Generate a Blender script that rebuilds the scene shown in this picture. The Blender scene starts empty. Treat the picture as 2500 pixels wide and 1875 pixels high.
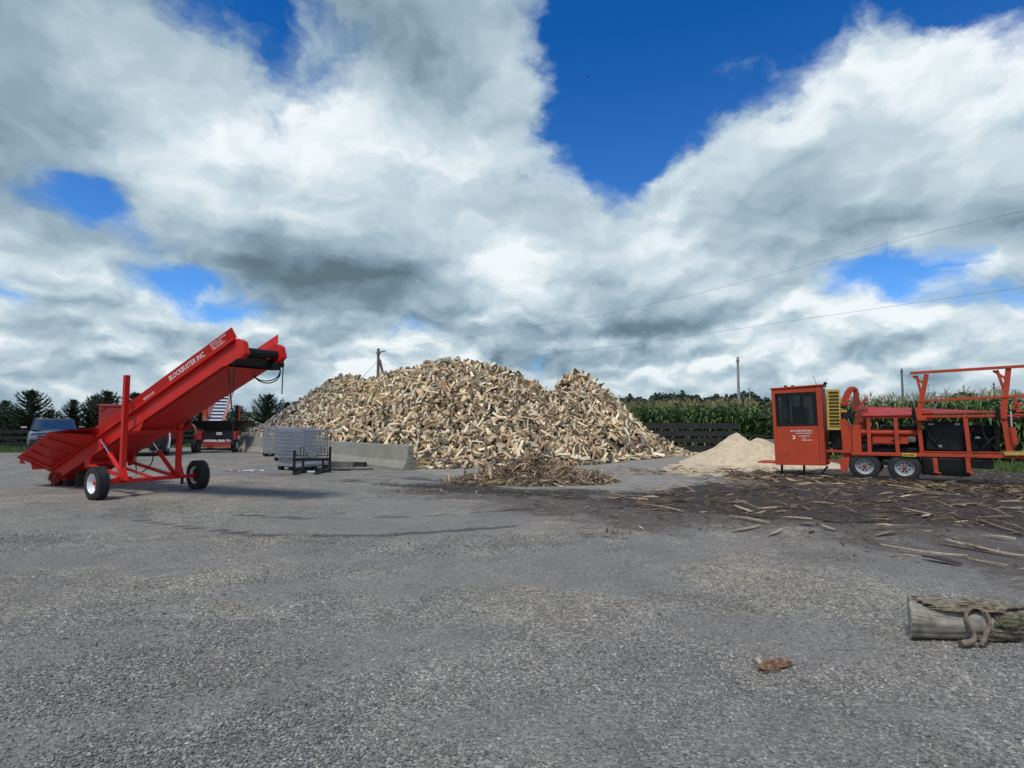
import bpy, math, random
import numpy as np
from mathutils import Vector, Matrix
random.seed(7); rng = np.random.default_rng(11)
sc = bpy.context.scene
COL = sc.collection
PI = math.pi

# ------------------------------------------------------------------ camera
FPX, HOR, CH = 1350.0, 1028.0, 1.6
PITCH = math.atan((HOR - 937.5) / FPX)
cd = bpy.data.cameras.new('camera'); cam = bpy.data.objects.new('camera', cd); COL.objects.link(cam)
cam.location = (0, 0, CH); cam.rotation_euler = (PI / 2 + PITCH, 0, 0)
cd.sensor_width = 36.0; cd.lens = FPX / 2500 * 36.0
cd.clip_start = 0.1; cd.clip_end = 3000
sc.camera = cam
_F = np.array([0, math.cos(PITCH), math.sin(PITCH)]); _U = np.array([0, -math.sin(PITCH), math.cos(PITCH)])
_R = np.array([1., 0, 0]); _C = np.array([0, 0, CH])
def ray(x, y): return _F + _R * (x - 1250) / FPX + _U * (937.5 - y) / FPX
def gnd(x, y, z=0.0):
    d = ray(x, y); return _C + d * ((z - CH) / d[2])
def at(x, y, Y):
    d = ray(x, y); return _C + d * (Y / d[1])
def proj(P):
    v = np.asarray(P, float) - _C; z = v @ _F
    return 1250 + FPX * (v @ _R) / z, 937.5 - FPX * (v @ _U) / z

# ------------------------------------------------------------------ light
SUN_TO = Vector((-0.26, -0.50, 1.0)).normalized()
elev = math.asin(SUN_TO.z); azim = math.atan2(SUN_TO.x, SUN_TO.y)
sl = bpy.data.lights.new('sun', 'SUN'); sl.energy = 2.7; sl.angle = math.radians(14); sl.color = (1.0, 0.955, 0.89)
so = bpy.data.objects.new('sun', sl); COL.objects.link(so)
so.rotation_euler = (-SUN_TO).to_track_quat('-Z', 'Y').to_euler()
sc.view_settings.view_transform = 'Standard'; sc.view_settings.look = 'None'
sc.view_settings.exposure = 0.0; sc.view_settings.gamma = 1.0

# ------------------------------------------------------------------ world: blue Nishita sky with broken cloud
# cloud map on a coarse grid (columns 125 units, rows 75 units), cover and brightness 0..9
COVER = """4 5 9 4 3 3 5 8 9 9 9 1 0 0 0 0 0 0 0 1 3
8 8 9 5 3 3 5 5 9 9 9 2 0 0 0 2 3 4 3 7 9
9 9 9 9 7 5 8 6 9 9 9 2 0 1 4 5 6 9 9 9 9
9 9 9 9 9 9 9 9 9 9 9 1 0 1 5 4 9 9 9 9 9
9 9 9 9 9 9 9 9 9 9 8 0 0 3 5 8 9 9 9 9 9
7 6 9 9 9 9 9 9 9 9 8 5 0 2 8 9 9 9 9 9 9
6 5 4 9 9 9 9 9 9 9 5 9 5 7 9 9 9 9 9 9 9
8 8 3 8 9 9 9 9 9 5 8 9 9 9 9 9 9 9 9 9 9
9 9 9 5 9 9 9 9 9 9 9 9 9 9 9 9 9 3 8 9 8
3 9 9 6 2 8 9 9 9 9 9 9 9 9 9 9 8 0 0 0 4
9 9 9 4 0 2 9 9 9 9 9 9 9 9 9 9 8 6 8 9 9
9 9 9 9 9 9 9 9 5 9 9 9 9 9 9 9 9 9 9 9 9
9 9 9 9 9 9 9 9 8 9 9 9 9 9 9 9 9 9 9 9 9
9 9 9 9 9 9 9 9 9 9 9 9 9 9 9 9 9 9 9 9 9"""
BRIGHT = """3 4 5 4 4 4 4 4 4 5 5 5 5 5 5 5 5 6 6 7 8
5 5 5 5 4 4 5 4 4 5 6 5 5 5 5 5 6 6 8 9 8
5 6 6 5 6 5 6 5 4 4 6 5 5 5 6 6 8 9 7 8 9
4 5 6 7 6 7 8 6 4 4 6 5 5 5 5 5 8 7 9 8 7
3 3 4 5 7 8 8 8 7 6 5 5 5 5 5 7 7 6 6 7 6
4 5 6 7 8 7 8 8 8 7 7 6 5 5 7 7 5 6 6 7 6
4 4 4 7 8 5 6 6 7 7 6 7 6 6 7 5 4 8 5 6 5
5 4 4 6 7 7 7 6 6 5 5 5 6 6 5 4 3 3 3 4 3
6 4 4 4 5 3 4 6 6 7 9 7 7 8 6 6 5 3 7 7 5
8 8 8 5 3 1 1 1 2 6 9 5 6 7 7 5 6 6 6 6 6
6 4 5 5 6 5 2 2 3 4 6 7 4 3 5 6 6 9 8 6 7
4 4 4 5 7 6 4 6 6 5 2 3 2 2 3 6 7 4 4 5 5
5 6 4 6 4 4 4 7 6 6 5 3 6 5 7 5 5 6 4 4 6
4 4 4 4 4 4 4 5 5 4 4 4 4 5 5 4 4 4 4 4 4"""
gc = np.array([[float(v) for v in r.split()] for r in COVER.split('\n')]) / 9
gb = np.array([[float(v) for v in r.split()] for r in BRIGHT.split('\n')]) / 9
gb[9:] += 0.01; gb[11:] += 0.07; gb[12:] += 0.05
def grid_at(g, px, py):
    fx = min(max(px / 125.0, 0), 19.999); fy = min(max(py / 75.0, 0), 12.999)
    i, j = int(fy), int(fx); a, b = fy - i, fx - j
    return (g[i, j] * (1 - b) + g[i, j + 1] * b) * (1 - a) + (g[i + 1, j] * (1 - b) + g[i + 1, j + 1] * b) * a

world = bpy.data.worlds.new('World'); sc.world = world; world.use_nodes = True
wt = world.node_tree; wn = wt.nodes; wl = wt.links; wn.clear()
def N(tree, typ, **kw):
    n = tree.nodes.new(typ)
    for k, v in kw.items():
        if k == 'op': n.operation = v
        elif k.startswith('i'):
            n.inputs[int(k[1:])].default_value = v
        else: setattr(n, k, v)
    return n
def math_(tree, op, a, b=None, c=None, clamp=False):
    n = tree.nodes.new('ShaderNodeMath'); n.operation = op; n.use_clamp = clamp
    for i, v in enumerate((a, b, c)):
        if v is None: continue
        if isinstance(v, (int, float)): n.inputs[i].default_value = v
        else: tree.links.new(v, n.inputs[i])
    return n.outputs[0]
def vmath(tree, op, a, b=None, scale=None):
    n = tree.nodes.new('ShaderNodeVectorMath'); n.operation = op
    for i, v in enumerate((a, b)):
        if v is None: continue
        if isinstance(v, (tuple, list)): n.inputs[i].default_value = v
        else: tree.links.new(v, n.inputs[i])
    if scale is not None:
        if isinstance(scale, (int, float)): n.inputs['Scale'].default_value = scale
        else: tree.links.new(scale, n.inputs['Scale'])
    return n.outputs[0]
def noise(tree, vec, scale, detail=4, rough=0.5, dist=0.0):
    n = tree.nodes.new('ShaderNodeTexNoise'); n.inputs['Scale'].default_value = scale
    n.inputs['Detail'].default_value = detail; n.inputs['Roughness'].default_value = rough
    n.inputs['Distortion'].default_value = dist
    if vec is not None: tree.links.new(vec, n.inputs['Vector'])
    return n
def ramp(tree, fac, stops, interp='LINEAR'):
    n = tree.nodes.new('ShaderNodeValToRGB'); r = n.color_ramp; r.interpolation = interp
    while len(r.elements) > 1: r.elements.remove(r.elements[-1])
    r.elements[0].position = stops[0][0]; r.elements[0].color = tuple(stops[0][1]) + (1,)
    for p, c in stops[1:]:
        e = r.elements.new(p); e.color = tuple(c) + (1,)
    tree.links.new(fac, n.inputs[0]); return n.outputs[0]
def mixc(tree, fac, a, b, mode='MIX'):
    n = tree.nodes.new('ShaderNodeMix'); n.data_type = 'RGBA'; n.blend_type = mode; n.clamp_factor = True
    for s, v in ((0, fac), (6, a), (7, b)):
        if isinstance(v, (int, float)): n.inputs[s].default_value = v
        elif isinstance(v, (tuple, list)): n.inputs[s].default_value = tuple(v) + ((1,) if len(v) == 3 else ())
        else: tree.links.new(v, n.inputs[s])
    return n.outputs[2]

tc = wn.new('ShaderNodeTexCoord'); dirv = tc.outputs['Generated']
sep = wn.new('ShaderNodeSeparateXYZ'); wl.new(dirv, sep.inputs[0])
dx, dy, dz = sep.outputs
def fmix(f, a, b_):
    n = wn.new('ShaderNodeMix'); n.data_type = 'FLOAT'
    for s_, v in ((0, f), (2, a), (3, b_)):
        if isinstance(v, (int, float)): n.inputs[s_].default_value = v
        else: wl.new(v, n.inputs[s_])
    return n.outputs[0]
AZ = math_(wt, 'ARCTAN2', dx, dy); EL = math_(wt, 'ARCSINE', dz)
lowf = math_(wt, 'SUBTRACT', 1.0, math_(wt, 'MULTIPLY_ADD', math_(wt, 'MAXIMUM', EL, 0.0), 3.4, -0.35, clamp=True), clamp=True)   # 1 near the horizon, 0 high up
def cxy(a, b_):
    c_ = wn.new('ShaderNodeCombineXYZ'); wl.new(a, c_.inputs[0]); wl.new(b_, c_.inputs[1]); return c_.outputs[0]
def n2(vec, scale, det, rough):
    n = noise(wt, vec, scale, det, rough); n.noise_dimensions = '2D'; return n
PH = cxy(AZ, math_(wt, 'MULTIPLY', EL, 1.3)); PL = cxy(AZ, math_(wt, 'MULTIPLY', EL, 1.75))
w1 = n2(PH, 3.6, 3, 0.5); w2 = n2(PL, 12.0, 4, 0.6)
c5 = (0.5, 0.5, 0.5)
d1 = vmath(wt, 'SUBTRACT', w1.outputs['Color'], c5); d2 = vmath(wt, 'SUBTRACT', w2.outputs['Color'], c5)
wsum = vmath(wt, 'ADD', vmath(wt, 'SCALE', d1, scale=0.08), vmath(wt, 'SCALE', d2, scale=0.06))
wsep = wn.new('ShaderNodeSeparateXYZ'); wl.new(wsum, wsep.inputs[0])
az = math_(wt, 'ADD', AZ, wsep.outputs[0])
el = math_(wt, 'ADD', EL, math_(wt, 'MULTIPLY', wsep.outputs[1], fmix(lowf, 0.9, 0.40)))
AZM = math.radians(47); NR = 18; EM = math.radians(41); DE = EM / (NR - 1)
azn = math_(wt, 'ADD', math_(wt, 'MULTIPLY', az, 0.5 / AZM), 0.5, clamp=True)
elc = math_(wt, 'MINIMUM', math_(wt, 'MAXIMUM', el, 0.0), EM - 1e-4)
acc = None
for i in range(NR):
    e = i * DE; st = []
    for j in range(31):
        a = (j / 30 - 0.5) * 2 * AZM
        D = np.array([math.sin(a) * math.cos(e), math.cos(a) * math.cos(e), math.sin(e)])
        px, py = proj(D + _C)
        st.append((j / 30, (grid_at(gc, px, py), grid_at(gb, px, py), 0)))
    c = ramp(wt, azn, st)
    w = math_(wt, 'MULTIPLY_ADD', math_(wt, 'ABSOLUTE', math_(wt, 'SUBTRACT', elc, e)), -1 / DE, 1.0, clamp=True)
    s = vmath(wt, 'SCALE', c, scale=w)
    acc = s if acc is None else vmath(wt, 'ADD', acc, s)
gs = wn.new('ShaderNodeSeparateXYZ'); wl.new(acc, gs.inputs[0])
cov, bri = gs.outputs[0], gs.outputs[1]
def puff(vec, scale, det=2.0):
    v = wn.new('ShaderNodeTexVoronoi'); v.voronoi_dimensions = '2D'; v.feature = 'SMOOTH_F1'; v.normalize = True
    v.inputs['Scale'].default_value = scale; v.inputs['Detail'].default_value = det; v.inputs['Roughness'].default_value = 0.45; v.inputs['Smoothness'].default_value = 0.6
    wl.new(vec, v.inputs['Vector']); return math_(wt, 'SUBTRACT', 1.0, v.outputs['Distance'])
PHw = vmath(wt, 'ADD', PH, vmath(wt, 'ADD', vmath(wt, 'SCALE', d1, scale=0.18), vmath(wt, 'SCALE', d2, scale=0.07)))
PLw = vmath(wt, 'ADD', PL, vmath(wt, 'ADD', vmath(wt, 'SCALE', d1, scale=0.08), vmath(wt, 'SCALE', d2, scale=0.06)))
def field(off):
    o1 = vmath(wt, 'ADD', PHw, off) if off else PHw; o2 = vmath(wt, 'ADD', PLw, off) if off else PLw
    hi = n2(o1, 4.0, 9, 0.53).outputs[0]; lo = n2(o2, 9.0, 6, 0.50).outputs[0]
    return fmix(lowf, hi, lo), fmix(lowf, puff(o1, 5.5, 2.0), puff(o2, 10.0, 1.5))
n0, p0_ = field(None); n1, p1_ = field((-0.006, 0.03, 0))
puffy = math_(wt, 'MULTIPLY', math_(wt, 'SUBTRACT', p0_, 0.60), fmix(lowf, 0.6, 1.0))
cden = math_(wt, 'ADD', cov, math_(wt, 'ADD', math_(wt, 'MULTIPLY', math_(wt, 'SUBTRACT', n0, 0.5), 1.5), math_(wt, 'MULTIPLY', puffy, 0.6)))
mr = wn.new('ShaderNodeMapRange'); mr.interpolation_type = 'SMOOTHSTEP'; wl.new(cden, mr.inputs[0])
mr.inputs[1].default_value = 0.36; mr.inputs[2].default_value = 0.80
cover = mr.outputs[0]
relief = math_(wt, 'ADD', math_(wt, 'MULTIPLY', math_(wt, 'SUBTRACT', n0, n1), 1.5), math_(wt, 'MULTIPLY', math_(wt, 'MULTIPLY', math_(wt, 'SUBTRACT', p0_, p1_), fmix(lowf, 0.7, 0.9)), 1.0))
det = math_(wt, 'ADD', relief, math_(wt, 'ADD', math_(wt, 'MULTIPLY', math_(wt, 'SUBTRACT', n0, 0.5), 0.30), math_(wt, 'MULTIPLY', puffy, 0.85)))
det = math_(wt, 'MULTIPLY', det, fmix(lowf, 0.50, 0.80))
lum = math_(wt, 'ADD', math_(wt, 'MULTIPLY_ADD', bri, 1.32, -0.22), det, clamp=True)
cloudc = ramp(wt, lum, [(0.0, (0.115, 0.180, 0.22)), (0.25, (0.19, 0.285, 0.36)), (0.5, (0.34, 0.46, 0.55)),
                        (0.75, (0.55, 0.67, 0.74)), (1.0, (0.88, 0.94, 0.97))])
sky = wn.new('ShaderNodeTexSky'); sky.sky_type = 'NISHITA'; sky.sun_disc = False
sky.sun_elevation = elev; sky.sun_rotation = azim; sky.air_density = 1.0; sky.dust_density = 0.4; sky.ozone_density = 3.0
skyt = mixc(wt, 1.0, sky.outputs[0], mixc(wt, math_(wt, 'MULTIPLY', math_(wt, 'MAXIMUM', dz, 0), 1.7, clamp=True), (0.66, 1.05, 1.50), (0.06, 0.56, 1.14)), 'MULTIPLY')
hz = math_(wt, 'SUBTRACT', 1.0, math_(wt, 'MULTIPLY', math_(wt, 'MAXIMUM', dz, 0), 10.0), clamp=True)
STR = 0.12
cl10 = vmath(wt, 'SCALE', cloudc, scale=1 / STR)
hazec = vmath(wt, 'SCALE', math_(wt, 'MULTIPLY', hz, 1.0), scale=1.0)
final = mixc(wt, cover, skyt, cl10)
final = mixc(wt, math_(wt, 'MULTIPLY', hz, 0.45), final, tuple(v / STR for v in (0.33, 0.45, 0.53)))
bg = wn.new('ShaderNodeBackground'); bg.inputs[1].default_value = STR; wl.new(final, bg.inputs[0])
wo = wn.new('ShaderNodeOutputWorld'); wl.new(bg.outputs[0], wo.inputs[0])
world.cycles.sampling_method = 'MANUAL'; world.cycles.sample_map_resolution = 256

# ------------------------------------------------------------------ materials
MATS = {}
def mat(name, color, rough=0.6, metal=0.0, var=0.12, scale=6.0, bump=0.0, bscale=40, dirt=None, dirt_amt=0.4, attr=None, spec=0.5, coat=0.0, dscale=3.0):
    m = bpy.data.materials.new(name); m.use_nodes = True; t = m.node_tree; nt = t.nodes; L = t.links
    b = nt['Principled BSDF']; b.inputs['Roughness'].default_value = rough; b.inputs['Metallic'].default_value = metal
    b.inputs['Specular IOR Level'].default_value = spec
    if coat: b.inputs['Coat Weight'].default_value = coat
    tcn = nt.new('ShaderNodeTexCoord'); gp = nt.new('ShaderNodeNewGeometry').outputs['Position']
    c = None
    if attr:
        a = nt.new('ShaderNodeAttribute'); a.attribute_name = attr; c = a.outputs['Color']
        c = mixc(t, 1.0, c, color, 'MULTIPLY')
    n = noise(t, gp, scale, 5, 0.6)
    if c is None: c = mixc(t, 0.0, color, color)
    lo = mixc(t, 1.0, c, (1 - var,) * 3, 'MULTIPLY'); hi = mixc(t, 1.0, c, (1 + var,) * 3, 'MULTIPLY')
    f = math_(t, 'MULTIPLY_ADD', math_(t, 'SUBTRACT', n.outputs[0], 0.5), 3.0, 0.5, clamp=True)
    c = mixc(t, f, lo, hi)
    if dirt:
        n2 = noise(t, gp, dscale, 8, 0.68, 0.4)
        mrn = nt.new('ShaderNodeMapRange'); mrn.interpolation_type = 'SMOOTHSTEP'; L.new(n2.outputs[0], mrn.inputs[0])
        mrn.inputs[1].default_value = 0.48; mrn.inputs[2].default_value = 0.72; mrn.inputs[4].default_value = dirt_amt
        c = mixc(t, mrn.outputs[0], c, dirt)
        r = math_(t, 'MULTIPLY_ADD', mrn.outputs[0], 0.3, rough, clamp=True); L.new(r, b.inputs['Roughness'])
    L.new(c, b.inputs['Base Color'])
    if bump:
        n3 = noise(t, gp, bscale, 5, 0.6); bp = nt.new('ShaderNodeBump'); bp.inputs['Strength'].default_value = bump
        bp.inputs['Distance'].default_value = 0.02; L.new(n3.outputs[0], bp.inputs['Height']); L.new(bp.outputs[0], b.inputs['Normal'])
    MATS[name] = m; return m
RED = mat('red_paint', (0.58, 0.016, 0.010), 0.45, spec=0.25, var=0.06, scale=2.5, dirt=(0.36, 0.085, 0.06), dirt_amt=0.45, dscale=3.5, bump=0.05, bscale=7)
RED2 = mat('dull_red_paint', (0.33, 0.02, 0.02), 0.5, var=0.1, scale=3, dirt=(0.12, 0.03, 0.025), dirt_amt=0.5)
ORG = mat('weathered_orange_paint', (0.50, 0.066, 0.026), 0.6, spec=0.25, var=0.10, scale=2.0, dirt=(0.19, 0.055, 0.032), dirt_amt=0.65, dscale=4.0, bump=0.06, bscale=10)
DORG = mat('grimy_red_paint', (0.26, 0.035, 0.02), 0.6, var=0.2, scale=4.0, dirt=(0.05, 0.02, 0.015), dirt_amt=0.7)
YEL = mat('yellow_paint', (0.58, 0.42, 0.09), 0.5, var=0.12, dirt=(0.25, 0.18, 0.05), dirt_amt=0.5)
DYEL = mat('yellow_grille_core', (0.16, 0.12, 0.02), 0.7, var=0.2, scale=20)
BLK = mat('black_steel', (0.010, 0.010, 0.011), 0.55, spec=0.3, var=0.3, dirt=(0.035, 0.03, 0.026), dirt_amt=0.4)
RUB = mat('tyre_rubber', (0.022, 0.022, 0.023), 0.8, var=0.2, dirt=(0.09, 0.085, 0.075), dirt_amt=0.5, bump=0.1, bscale=60)
BELT = mat('conveyor_belt_rubber', (0.012, 0.012, 0.013), 0.7, var=0.2)
WHT = mat('white_wheel_paint', (0.78, 0.79, 0.80), 0.35, var=0.04, dirt=(0.4, 0.38, 0.35), dirt_amt=0.25)
GRYW = mat('grey_wheel_paint', (0.37, 0.38, 0.38), 0.5, var=0.1, dirt=(0.13, 0.11, 0.09), dirt_amt=0.7, dscale=7)
LET = mat('white_lettering', (0.80, 0.74, 0.72), 0.5, var=0.05)
CHR = mat('chrome', (0.8, 0.8, 0.82), 0.12, 1.0, var=0.02)
STL = mat('galvanised_steel', (0.34, 0.36, 0.39), 0.45, 0.5, var=0.15, scale=12)
GLS = mat('dark_window_glass', (0.035, 0.045, 0.05), 0.06, 0.0, var=0.1, spec=1.0)
CGL = mat('windscreen_glass', (0.02, 0.035, 0.06), 0.04, 0.0, var=0.1, spec=1.0, coat=1.0)
CARP = mat('dark_blue_car_paint', (0.06, 0.075, 0.09), 0.16, 0.7, var=0.05, coat=1.0)
CONC = mat('weathered_concrete', (0.29, 0.275, 0.22), 0.9, var=0.12, scale=3, dirt=(0.15, 0.14, 0.115), dirt_amt=0.55, bump=0.25, bscale=30, dscale=1.5)
DRKW = mat('dark_weathered_timber', (0.028, 0.026, 0.027), 0.9, var=0.35, scale=5, dirt=(0.06, 0.055, 0.05), dirt_amt=0.5)
GRYW2 = mat('grey_timber', (0.16, 0.14, 0.12), 0.9, var=0.25, scale=6, bump=0.2)
BRNW = mat('brown_timber', (0.075, 0.05, 0.038), 0.9, var=0.3, scale=6)
WOOD = mat('split_wood', (1, 1, 1), 0.85, var=0.16, scale=14, attr='tint', bump=0.15, bscale=25)
BARK = mat('bark', (1, 1, 1), 0.95, var=0.35, scale=20, attr='tint', bump=0.5, bscale=30)
CORE = mat('gap_shade_core', (0.06, 0.045, 0.03), 1.0, var=0.4, scale=9)  # dark brown stands in for shade in the gaps between heaped pieces
SAW = mat('sawdust', (0.62, 0.49, 0.31), 0.95, var=0.14, scale=5, dirt=(0.32, 0.21, 0.12), dirt_amt=0.55, bump=0.6, bscale=14, dscale=2.6)
LEAF = mat('conifer_needles', (0.058, 0.088, 0.046), 0.8, var=0.5, scale=1.2, attr='tint')
TRNK = mat('tree_bark', (0.09, 0.07, 0.05), 0.95, var=0.3)
CORN = mat('corn_leaf', (1, 1, 1), 0.6, var=0.25, scale=3, attr='tint')
GRASS = mat('grass_blades', (1, 1, 1), 0.8, var=0.25, scale=3, attr='tint')
WOODS = mat('far_foliage', (1, 1, 1), 0.9, var=0.3, scale=0.4, attr='tint')
POLE = mat('grey_pole_wood', (0.16, 0.145, 0.13), 0.9, var=0.2)
PPOLE = mat('pale_pole', (0.33, 0.31, 0.29), 0.8, var=0.1)
WIRE = mat('wire', (0.16, 0.17, 0.18), 0.6)
STONE = mat('gravel_stone', (1, 1, 1), 0.85, var=0.15, scale=60, attr='tint')
LITT = mat('white_plastic', (0.7, 0.72, 0.74), 0.5)
RUSTL = mat('peeled_log_wood', (0.30, 0.265, 0.215), 0.85, var=0.4, scale=9, dirt=(0.075, 0.058, 0.042), dirt_amt=0.8, bump=0.35, bscale=22, dscale=5)
LOGB = mat('log_bark', (0.20, 0.165, 0.115), 0.95, var=0.55, scale=26, dirt=(0.06, 0.05, 0.03), dirt_amt=0.8, bump=0.9, bscale=26, dscale=4)
VINE = mat('dry_vine', (0.19, 0.145, 0.105), 0.9, var=0.3, scale=30, bump=0.5, bscale=60)
CHNK = mat('rust_brown_bark', (0.24, 0.135, 0.075), 0.9, var=0.7, scale=30, dirt=(0.035, 0.018, 0.015), dirt_amt=0.8, bump=0.8, bscale=60, dscale=12)
ROOFM = mat('barn_roof_metal', (0.36, 0.38, 0.39), 0.5, 0.0, var=0.05)
WALLM = mat('barn_wall', (0.34, 0.33, 0.28), 0.8, var=0.05)
CONE = mat('red_cone_plastic', (0.45, 0.02, 0.03), 0.5)
AMB = mat('orange_decal', (0.65, 0.33, 0.08), 0.5)

# ------------------------------------------------------------------ helpers
class MB:
    def __init__(s): s.v = []; s.f = []; s.mi = []; s.m = 0
    def add(s, vs, fs, m=None):
        o = len(s.v); s.v += [tuple(map(float, v)) for v in vs]
        for f in fs: s.f.append(tuple(i + o for i in f)); s.mi.append(s.m if m is None else m)
        return s
    def box(s, x0, x1, y0, y1, z0, z1, m=None):
        return s.add([(x0, y0, z0), (x1, y0, z0), (x1, y1, z0), (x0, y1, z0), (x0, y0, z1), (x1, y0, z1), (x1, y1, z1), (x0, y1, z1)],
              [(0, 3, 2, 1), (4, 5, 6, 7), (0, 1, 5, 4), (1, 2, 6, 5), (2, 3, 7, 6), (3, 0, 4, 7)], m)
    def bar(s, p, q, w, h, up=(0, 0, 1), m=None, w2=None, h2=None):
        p, q = Vector(p), Vector(q); d = (q - p).normalized(); up = Vector(up)
        if abs(d.dot(up)) > 0.98: up = Vector((0, 1, 0))
        sd = d.cross(up).normalized(); u = sd.cross(d).normalized()
        w2 = w if w2 is None else w2; h2 = h if h2 is None else h2
        vs = []
        for c, a, b in ((p, w, h), (q, w2, h2)):
            for i, j in ((-1, -1), (1, -1), (1, 1), (-1, 1)): vs.append(c + sd * i * a / 2 + u * j * b / 2)
        return s.add(vs, [(0, 1, 2, 3), (7, 6, 5, 4), (0, 4, 5, 1), (1, 5, 6, 2), (2, 6, 7, 3), (3, 7, 4, 0)], m)
    def tube(s, pts, r, n=8, m=None, cap=True):
        pts = [Vector(p) for p in pts]; rs = r if isinstance(r, (list, tuple)) else [r] * len(pts)
        ref = Vector((0, 0, 1)); vs = []; fs = []
        prev = None
        for i, p in enumerate(pts):
            d = (pts[min(i + 1, len(pts) - 1)] - pts[max(i - 1, 0)]).normalized()
            if prev is None:
                a = d.cross(ref)
                if a.length < 0.1: a = d.cross(Vector((0, 1, 0)))
            else: a = prev - d * prev.dot(d)
            a.normalize(); prev = a; b = d.cross(a)
            for k in range(n):
                t = 2 * PI * k / n; vs.append(p + (a * math.cos(t) + b * math.sin(t)) * rs[i])
        for i in range(len(pts) - 1):
            for k in range(n):
                k2 = (k + 1) % n; fs.append((i * n + k, i * n + k2, (i + 1) * n + k2, (i + 1) * n + k))
        if cap:
            fs.append(tuple(range(n))[::-1]); fs.append(tuple((len(pts) - 1) * n + k for k in range(n)))
        return s.add(vs, fs, m)
    def prism(s, poly, y0, y1, m=None):   # poly in local x,z ; extruded along y
        n = len(poly); vs = [(x, y0, z) for x, z in poly] + [(x, y1, z) for x, z in poly]
        fs = [tuple(range(n)), tuple(range(2 * n - 1, n - 1, -1))] + [(i, i + n, (i + 1) % n + n, (i + 1) % n) for i in range(n)]
        return s.add(vs, fs, m)
    def slab(s, quad, th, m=None):        # 4 points, thickness along normal
        q = [Vector(p) for p in quad]; n = (q[1] - q[0]).cross(q[-1] - q[0]).normalized() * th
        k = len(q); vs = q + [p + n for p in q]
        fs = [tuple(range(k))[::-1], tuple(range(k, 2 * k))] + [(i, (i + 1) % k, (i + 1) % k + k, i + k) for i in range(k)]
        return s.add(vs, fs, m)
    def lathe(s, prof, c, axis, n=28, m=None):  # prof: (r, h) along axis
        c = Vector(c); ax = Vector(axis).normalized(); a = ax.cross(Vector((0, 0, 1)))
        if a.length < 0.1: a = ax.cross(Vector((0, 1, 0)))
        a.normalize(); b = ax.cross(a); vs = []; fs = []
        for r, h in prof:
            for k in range(n):
                t = 2 * PI * k / n; vs.append(c + ax * h + (a * math.cos(t) + b * math.sin(t)) * r)
        for i in range(len(prof) - 1):
            for k in range(n):
                k2 = (k + 1) % n; fs.append((i * n + k, i * n + k2, (i + 1) * n + k2, (i + 1) * n + k))
        return s.add(vs, fs, m)
    def build(s, name, mats, parent=None, smooth=False, bevel=0.0, tint=None):
        me = bpy.data.meshes.new(name); me.from_pydata(s.v, [], s.f); me.validate(clean_customdata=False)
        mats = mats if isinstance(mats, (list, tuple)) else [mats]
        for m in mats: me.materials.append(m)
        if len(mats) > 1 and len(me.polygons) == len(s.mi): me.polygons.foreach_set('material_index', s.mi)
        if tint is not None:
            at_ = me.attributes.new('tint', 'FLOAT_COLOR', 'FACE')
            at_.data.foreach_set('color', [v for _ in me.polygons for v in (*tint, 1.0)])
        if smooth: me.polygons.foreach_set('use_smooth', [True] * len(me.polygons))
        me.update(); o = bpy.data.objects.new(name, me); COL.objects.link(o)
        if smooth:
            try: me.set_sharp_from_angle(angle=math.radians(40))
            except Exception: pass
        if bevel:
            b = o.modifiers.new('bevel', 'BEVEL'); b.width = bevel; b.segments = 2; b.limit_method = 'ANGLE'
        if parent is not None: o.parent = parent
        return o
def tag(o, label=None, cat=None, group=None, kind=None):
    if label: o['label'] = label
    if cat: o['category'] = cat
    if group: o['group'] = group
    if kind: o['kind'] = kind
    return o
def empty(name, loc, rz=0, label=None, cat=None, group=None, rx=0, ry=0):
    o = bpy.data.objects.new(name, None); COL.objects.link(o); o.location = tuple(map(float, loc)); o.rotation_euler = (rx, ry, rz)
    o.empty_display_size = 0.3
    return tag(o, label, cat, group)
def copy_tree(o, parent=None):
    c = o.copy(); COL.objects.link(c); c.parent = parent
    for ch in list(o.children): copy_tree(ch, c)
    return c
def mesh_np(name, V, faces, sizes, mi, col, mats, smooth=False):
    me = bpy.data.meshes.new(name)
    me.vertices.add(len(V)); me.vertices.foreach_set('co', np.ascontiguousarray(V, dtype=np.float32).ravel())
    me.loops.add(len(faces)); me.loops.foreach_set('vertex_index', faces.astype(np.int32))
    me.polygons.add(len(sizes)); st = np.concatenate([[0], np.cumsum(sizes)[:-1]]).astype(np.int32)
    me.polygons.foreach_set('loop_start', st)
    for m in mats: me.materials.append(m)
    me.polygons.foreach_set('material_index', mi.astype(np.int32))
    me.polygons.foreach_set('use_smooth', np.full(len(sizes), bool(smooth)))
    me.update(calc_edges=True)
    if col is not None:
        a = me.attributes.new('tint', 'FLOAT_COLOR', 'FACE')
        c4 = np.ones((len(sizes), 4), np.float32); c4[:, :3] = col; a.data.foreach_set('color', c4.ravel())
    return me
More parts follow.
